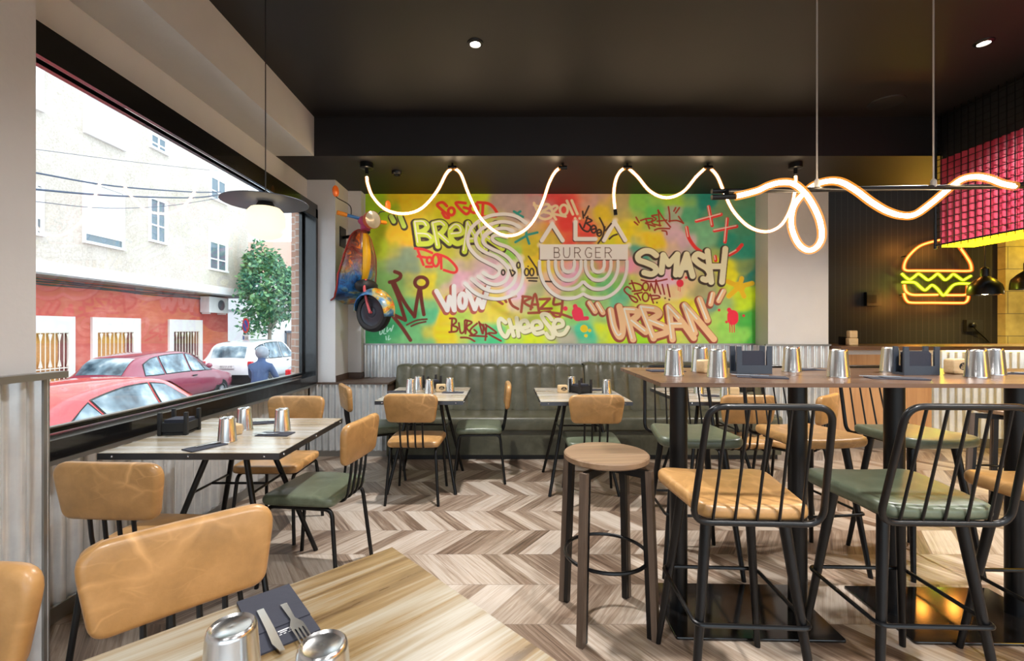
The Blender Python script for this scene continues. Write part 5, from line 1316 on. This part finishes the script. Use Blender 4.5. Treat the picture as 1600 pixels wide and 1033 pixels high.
# ---------------------------------------------------------------- cars (local: +Y forward, origin on the ground under the middle)
GLZ = NT('car glass'); GLZ.set(Base_Color=GLZ.ramp(GLZ.noise(GLZ.coord(), 2.2, 3), [(.35, lin(54,74,88)), (.5, lin(120,146,160)), (.62, lin(190,206,212))]), Roughness=.08, Specular_IOR_Level=.8)  # noise paints pale reflections into the glass colour
def car(name, label, loc, rz, paint, secs, wins, length, wheel_y, cat='car', plate=None, dark_bumper=False, rear_win=None):
    """secs: (y, z_bottom, z_belt, z_roof, half width at belt, half width at roof)"""
    t = thing(name, label, cat, loc, rz)
    # dense stations
    ys = [s[0] for s in secs]; n = 64; st = []
    def cm(y):
        for i in range(len(secs)-1):
            if secs[i][0] <= y <= secs[i+1][0]: break
        a, b = secs[i], secs[i+1]; p = secs[max(0,i-1)]; q = secs[min(len(secs)-1,i+2)]
        u = (y-a[0])/(b[0]-a[0]); out = []
        for k in range(1, 6):
            m0 = (b[k]-p[k])/max(1e-6, b[0]-p[0])*(b[0]-a[0]); m1 = (q[k]-a[k])/max(1e-6, q[0]-a[0])*(b[0]-a[0])
            d = b[k]-a[k]
            if d == 0: m0 = m1 = 0
            else:
                m0 = max(min(m0/d,3),0)*d; m1 = max(min(m1/d,3),0)*d
            out.append((2*u**3-3*u*u+1)*a[k]+(u**3-2*u*u+u)*m0+(-2*u**3+3*u*u)*b[k]+(u**3-u*u)*m1)
        return out
    mb = MB(); rows = []
    for i in range(n+1):
        y = ys[0]+(ys[-1]-ys[0])*i/n; zb, zk, zr, wb, wr = cm(y)
        half = [(0,zb),(wb*.86,zb),(wb*.97,zb+.10),(wb*1.0,zb+.28*(zk-zb)+.05),(wb*1.01,zb+.6*(zk-zb)),(wb*.985,zk-.04),(wb*.955,zk)]
        for q in (.25,.5,.75): half.append((wb*.955+(wr-wb*.955)*(q+.10*math.sin(q*PI)*.3), zk+(zr-zk-.05)*q))
        half += [(wr, zr-.05),(wr*.93, zr-.018),(wr*.72, zr),(wr*.36, zr+.012),(0, zr+.015)]
        row = [len(mb.v)+k for k in range(len(half))]
        for x, z in half: mb.v.append(Vector((x,y,z)))
        row2 = []
        for x, z in half[1:-1]: row2.append(len(mb.v)); mb.v.append(Vector((-x,y,z)))
        rows.append(row+row2[::-1])
    for a, b in zip(rows[:-1], rows[1:]):
        m = len(a)
        for k in range(m): l = (k+1) % m; mb.face([a[k],a[l],b[l],b[k]])
    mb.face(rows[0][::-1]); mb.face(rows[-1])
    mb.build('body', paint, t, True, ang=math.radians(55))
    def side(y, q, s, off):
        zb, zk, zr, wb, wr = cm(y)
        x = wb*.955+(wr-wb*.955)*(q+.03*math.sin(q*PI)); return Vector((s*(x+off), y, zk+(zr-zk-.05)*q+off*.3))
    rub = M['black_matte']
    def panel(P, s, off):
        # strip panel along y between lower and upper edge curves
        lo, hi = P; mbp = MB(); nn = 14
        f = lambda L, u: (lambda k, r: (L[k][0]+(L[k+1][0]-L[k][0])*r, L[k][1]+(L[k+1][1]-L[k][1])*r))(min(int(u*(len(L)-1)), len(L)-2), u*(len(L)-1)-min(int(u*(len(L)-1)), len(L)-2))
        def fn(u, v):
            a, b = f(lo, u), f(hi, u); y = a[0]+(b[0]-a[0])*v; q = a[1]+(b[1]-a[1])*v
            return side(y, q, s, off)
        mbp.grid(fn, nn, 6); return mbp
    for s in (-1,1):
        for k, (lo, hi) in enumerate(wins):
            y0 = min(p[0] for p in lo+hi); y1 = max(p[0] for p in lo+hi); g = .022
            ym = (y0+y1)/2
            big = lambda L, dq: [(p[0]+(-g if p[0] < ym else g), p[1]+dq) for p in L]
            fr = panel((big(lo,-.05), big(hi,.05)), s, .006).build('window_trim', rub, t, True)
            panel((lo, hi), s, .011).build('side_window', GLZ.mat, fr, True)
    # front and rear screens: patches of the roof skin over a y interval
    def screen(y0, y1, nm, w=.93):
        mbp = MB()
        def fn(u, v):
            y = y0+(y1-y0)*u; zb, zk, zr, wb, wr = cm(y); x = (v-.5)*2*wr*w
            return Vector((x, y, zr+.015-.02*(abs(v-.5)*2)**2+.010))
        mbp.grid(fn, 10, 10); mbp.build(nm, GLZ.mat, t, True)
    screen(*rear_win[0], 'windscreen'); screen(*rear_win[1], 'rear_window', .86)
    wh = plain('alloy wheel', (150,152,156), .35, .6) if 'alloy wheel' not in bpy.data.materials else bpy.data.materials['alloy wheel']
    wmax = max(s[4] for s in secs); RY = Matrix.Rotation(PI/2, 4, 'Y')
    for y in wheel_y:
        for s in (-1,1):
            w = MB().lathe([(.19,-.10),(.30,-.105),(.325,-.08),(.325,.08),(.30,.105),(.19,.10)], (s*(wmax-.11),y,.325), 28, RY, cap=True).build('wheel', rub, t, True)
            rim = MB().lathe([(.0001,.02),(.05,.03),(.06,.0),(.17,-.01),(.19,.01)], (s*(wmax-.005),y,.325), 20, Matrix.Rotation(s*PI/2, 4, 'Y'), cap=False)
            rim.build('rim', wh, w, True)
    yr = ys[0]; zb, zk, zr, wb, wr = secs[1][1:]
    rl = plain('red tail light', (196,30,40), .2) if 'red tail light' not in bpy.data.materials else bpy.data.materials['red tail light']
    for s in (-1,1):
        MB().pad(rounded([(-.13,-.09),(.13,-.09),(.13,.09),(-.13,.09)], .05, 3), .16, .03, lambda u,v,w: (s*(secs[1][4]-.10+u*.6), secs[1][0]-.03+w, secs[1][2]-.10+v), rings=3).build('tail_light', rl, t, True)
        MB().sphere((s*(wmax+.06), secs[-1][0]-1.45, secs[1][2]+.12), .09, 12, (1,.6,.75)).build('mirror', paint, t, True)
        MB().box((s*wmax*1.008-.004, .0, secs[2][2]-.14),(s*wmax*1.008+.016, .16, secs[2][2]-.11)).build('door_handle', rub, t)
    if plate is not None:
        zc = plate; q = MB().box((-.26,yr-.045,zc),(.26,yr-.02,zc+.11)).build('licence_plate', M['print_white'], t)
        k = MB(); x = -.19
        for ch in '8022JVR':
            seg = dict(zip('8022JVR', range(7)))
            y = yr-.0465
            def S(x0,z0,x1,z1): k.box((x+x0-.004 if x0==x1 else x+x0, y, zc+z0-.004 if z0==z1 else zc+z0),(x+x1+.004 if x0==x1 else x+x1, y+.0012, zc+z1+.004 if z0==z1 else zc+z1))
            a, b_, c1, mid = .03, .0, .09, .055; lo = .02
            if ch == '8': S(0,lo,0,c1); S(.03,lo,.03,c1); S(0,lo,.03,lo); S(0,c1,.03,c1); S(0,mid,.03,mid)
            elif ch == '0': S(0,lo,0,c1); S(.03,lo,.03,c1); S(0,lo,.03,lo); S(0,c1,.03,c1)
            elif ch == '2': S(0,c1,.03,c1); S(.03,mid,.03,c1); S(0,mid,.03,mid); S(0,lo,0,mid); S(0,lo,.03,lo)
            elif ch == 'J': S(.03,lo,.03,c1); S(0,lo,.03,lo); S(0,lo,0,.04)
            elif ch == 'V': S(0,.04,0,c1); S(.03,.04,.03,c1); S(.005,lo+.01,.025,lo+.01)
            else: S(0,lo,0,c1); S(0,c1,.03,c1); S(.03,mid,.03,c1); S(0,mid,.03,mid); S(.03,lo,.03,.045)
            x += .058 if ch != '2' or x < 0 else .07
        k.build('plate_number', M['print_black'], q)
    if dark_bumper:
        MB().box((-wmax*.96,yr-.10,.30),(wmax*.96,yr+.12,.62)).build('bumper', rub, t)
    return t
red_p = plain('red car paint', (226,62,66), .25, coat=1, var=.02); mar = plain('maroon car paint', (150,62,84), .25, coat=1, var=.03)
wht = plain('white car paint', (236,238,242), .25, coat=1, var=.01); gry = plain('silver grey car paint', (168,176,186), .25, coat=1, var=.02)
sedan = [(-2.1,.40,.86,.90,.70,.55),(-2.0,.30,.92,.97,.82,.62),(-1.5,.28,.95,1.14,.87,.60),(-.95,.28,.96,1.36,.88,.58),(-.2,.28,.96,1.45,.88,.58),(.4,.28,.95,1.40,.88,.58),(1.0,.28,.93,1.06,.88,.66),(1.35,.28,.88,.95,.87,.70),(1.95,.30,.76,.82,.80,.66),(2.1,.40,.68,.72,.70,.58)]
wS = [([(-1.42,.10),(-1.1,.06),(-.86,.05)],[(-1.32,.42),(-1.08,.72),(-.97,.82)]), ([(-.80,.05),(-.4,.04),(.0,.04)],[(-.90,.86),(-.4,.93),(.0,.93)]), ([(.07,.04),(.5,.04),(.88,.05)],[(.07,.93),(.35,.88),(.62,.55)])]
car('red_car', 'bright red car parked closest to the window', (-5.65,6.42,ST), R(1), red_p, sedan, wS, 4.2, (-1.3,1.25), rear_win=((.52,.98),(-1.82,-1.42)))
hatch = [(-2.0,.42,.90,.96,.72,.58),(-1.93,.32,.98,1.06,.82,.62),(-1.6,.28,1.0,1.38,.85,.60),(-1.1,.28,1.0,1.50,.86,.60),(-.3,.28,1.0,1.54,.86,.60),(.3,.28,.98,1.48,.86,.60),(.95,.28,.95,1.10,.86,.66),(1.3,.28,.90,.97,.85,.70),(1.9,.30,.76,.82,.78,.66),(2.05,.42,.66,.70,.66,.56)]
wH = [([(-1.55,.08),(-1.25,.04),(-.98,.04)],[(-1.45,.70),(-1.2,.90),(-.98,.93)]), ([(-.9,.04),(-.5,.03),(-.05,.03)],[(-.9,.93),(-.5,.95),(-.05,.95)]), ([(.03,.03),(.35,.03),(.55,.03)],[(.03,.95),(.25,.92),(.46,.80)]), ([(.60,.03),(.75,.03),(.86,.04)],[(.52,.74),(.66,.55),(.80,.24)])]
car('maroon_car', 'maroon car parked across the street behind the red car', (-9.35,13.6-1.2,ST), R(0), mar, hatch, wH, 4.0, (-1.3,1.3), rear_win=((.42,.92),(-1.93,-1.52)))
suv = [(-2.2,.5,1.02,1.08,.78,.62),(-2.15,.42,1.08,1.18,.88,.66),(-1.95,.40,1.10,1.56,.91,.64),(-1.4,.40,1.10,1.70,.92,.66),(-.4,.40,1.09,1.74,.92,.66),(.3,.40,1.08,1.68,.92,.66),(1.0,.40,1.06,1.22,.92,.72),(1.3,.40,1.02,1.10,.91,.76),(2.1,.42,.92,.98,.84,.72),(2.25,.5,.80,.86,.74,.64)]
wV = [([(-1.85,.10),(-1.5,.06),(-1.25,.05)],[(-1.78,.72),(-1.5,.86),(-1.25,.88)]), ([(-1.17,.04),(-.7,.03),(-.25,.03)],[(-1.17,.9),(-.7,.93),(-.25,.93)]), ([(-.17,.03),(.3,.03),(.85,.04)],[(-.17,.93),(.2,.9),(.52,.62)])]
car('white_suv', 'white off-road car parked beyond the maroon car with number plate', (-9.15,17.2,ST), R(0), wht, suv, wV, 4.45, (-1.35,1.35), plate=.83, dark_bumper=True, rear_win=((.42,.98),(-2.16,-1.97)))
car('grey_car', 'silver grey car at the right edge of the street window', (-5.5,15.1,ST), R(0), gry, hatch, wH, 4.0, (-1.3,1.3), rear_win=((.42,.92),(-1.93,-1.52)))

# ---------------------------------------------------------------- the rider passing in the street, on a motor scooter
def rider():
    p = pt(405, 570, 9.7); x, y = p.x, 9.7
    t = thing('person', 'person in dark blue clothes and grey helmet riding past the window', 'person', (x,y,ST), R(8))
    V = [(0,-.05,.78),(0,-.02,.98),(0,.06,1.18),(0,.10,1.34),(0,.12,1.44),(0,.15,1.52),(0,.16,1.62),
         (.19,.09,1.33),(.25,.26,1.10),(.22,.50,1.02),(.215,.58,1.01),(-.19,.09,1.33),(-.25,.26,1.10),(-.22,.50,1.02),(-.215,.58,1.01),
         (.11,-.03,.76),(.17,.36,.74),(.15,.32,.34),(.15,.44,.29),(-.11,-.03,.76),(-.17,.36,.74),(-.15,.32,.34),(-.15,.44,.29)]
    E = [(0,1),(1,2),(2,3),(3,4),(4,5),(5,6),(3,7),(7,8),(8,9),(9,10),(3,11),(11,12),(12,13),(13,14),(0,15),(15,16),(16,17),(17,18),(0,19),(19,20),(20,21),(21,22)]
    Rr = [.16,.155,.17,.13,.07,.085,.09,.085,.062,.045,.04,.085,.062,.045,.04,.11,.09,.065,.045,.11,.09,.065,.045]
    me = bpy.data.meshes.new('body'); me.from_pydata(V, E, []); o = bpy.data.objects.new('body', me); C.objects.link(o); o.parent = t
    sk = o.modifiers.new('skin', 'SKIN'); o.modifiers.new('sub', 'SUBSURF').levels = 2
    if not me.skin_vertices: bpy.context.view_layer.objects.active = o; bpy.ops.mesh.customdata_skin_add()
    for i, r in enumerate(Rr): me.skin_vertices[0].data[i].radius = (r, r)
    me.skin_vertices[0].data[0].use_root = True
    o.modifiers['sub'].render_levels = 2
    me.materials.append(plain('dark blue clothing', (52,74,112), .8, var=.15))
    MB().sphere((0,.165,1.63), .145, 22, (.92,1.05,1.0)).build('helmet', plain('grey helmet', (124,134,146), .3, coat=.5), t, True)
    MB().grid(lambda u, v: (.137*math.sin((u-.5)*2.4), .168+.155*math.cos((u-.5)*2.4), 1.58+.10*v), 12, 4).build('visor', M['black_matte'], t, True)
    for s in (-1,1):
        hm = MB().sphere((s*.215,.60,1.01), .04, 10, (1,1.1,.8))
        for k in range(4): hm.tube(spline([(s*(.19+.017*k),.62,1.03),(s*(.19+.017*k),.66,1.02),(s*(.19+.017*k),.655,.985),(s*(.19+.017*k),.625,.975)], 3), .0085, 6)
        hm.tube([(s*.18,.60,1.0),(s*.175,.64,.985)], .010, 6); hm.build('glove', M['black_matte'], t, True)
    c = thing('motor_scooter', 'dark motor scooter under the helmeted rider in the street', 'motor scooter', (x,y,ST), R(8)); RY = Matrix.Rotation(PI/2,4,'Y')
    bl = plain('dark blue scooter', (44,58,84), .3, coat=.6)
    for yy in (-.62,.72): MB().lathe([(.10,-.05),(.20,-.055),(.235,-.03),(.235,.03),(.20,.055),(.10,.05)], (0,yy,.235), 24, RY).build('wheel', M['black_matte'], c, True)
    MB().pad(rounded([(-.62,.35),(-.1,.30),(.12,.42),(.12,.62),(-.7,.70),(-.8,.55)], .06, 4), .26, .05, lambda u,v,w: (w,u,v), rings=3).build('body', bl, c, True)
    MB().pad(rounded([(-.72,.62),(.08,.60),(.08,.66),(-.72,.72)], .03, 4), .27, .04, lambda u,v,w: (w,u,v), rings=3).build('seat', M['black_matte'], c, True)
    MB().box((-.13,.1,.24),(.13,.5,.30)).build('floorboard', M['black_matte'], c)
    MB().pad(rounded([(-.2,.25),(.2,.25),(.16,.9),(-.16,.9)], .06, 4), .06, .02, lambda u,v,w: (u,.56+w-.12*(v-.25),v), rings=3).build('leg_shield', bl, c, True)
    MB().tube([(0,.72,.235),(0,.58,.75),(0,.55,.98)], .03, 8).tube([(-.32,.60,1.0),(0,.56,.97),(.32,.60,1.0)], .014, 8).build('handlebar', M['black_metal'], c, True)
rider()
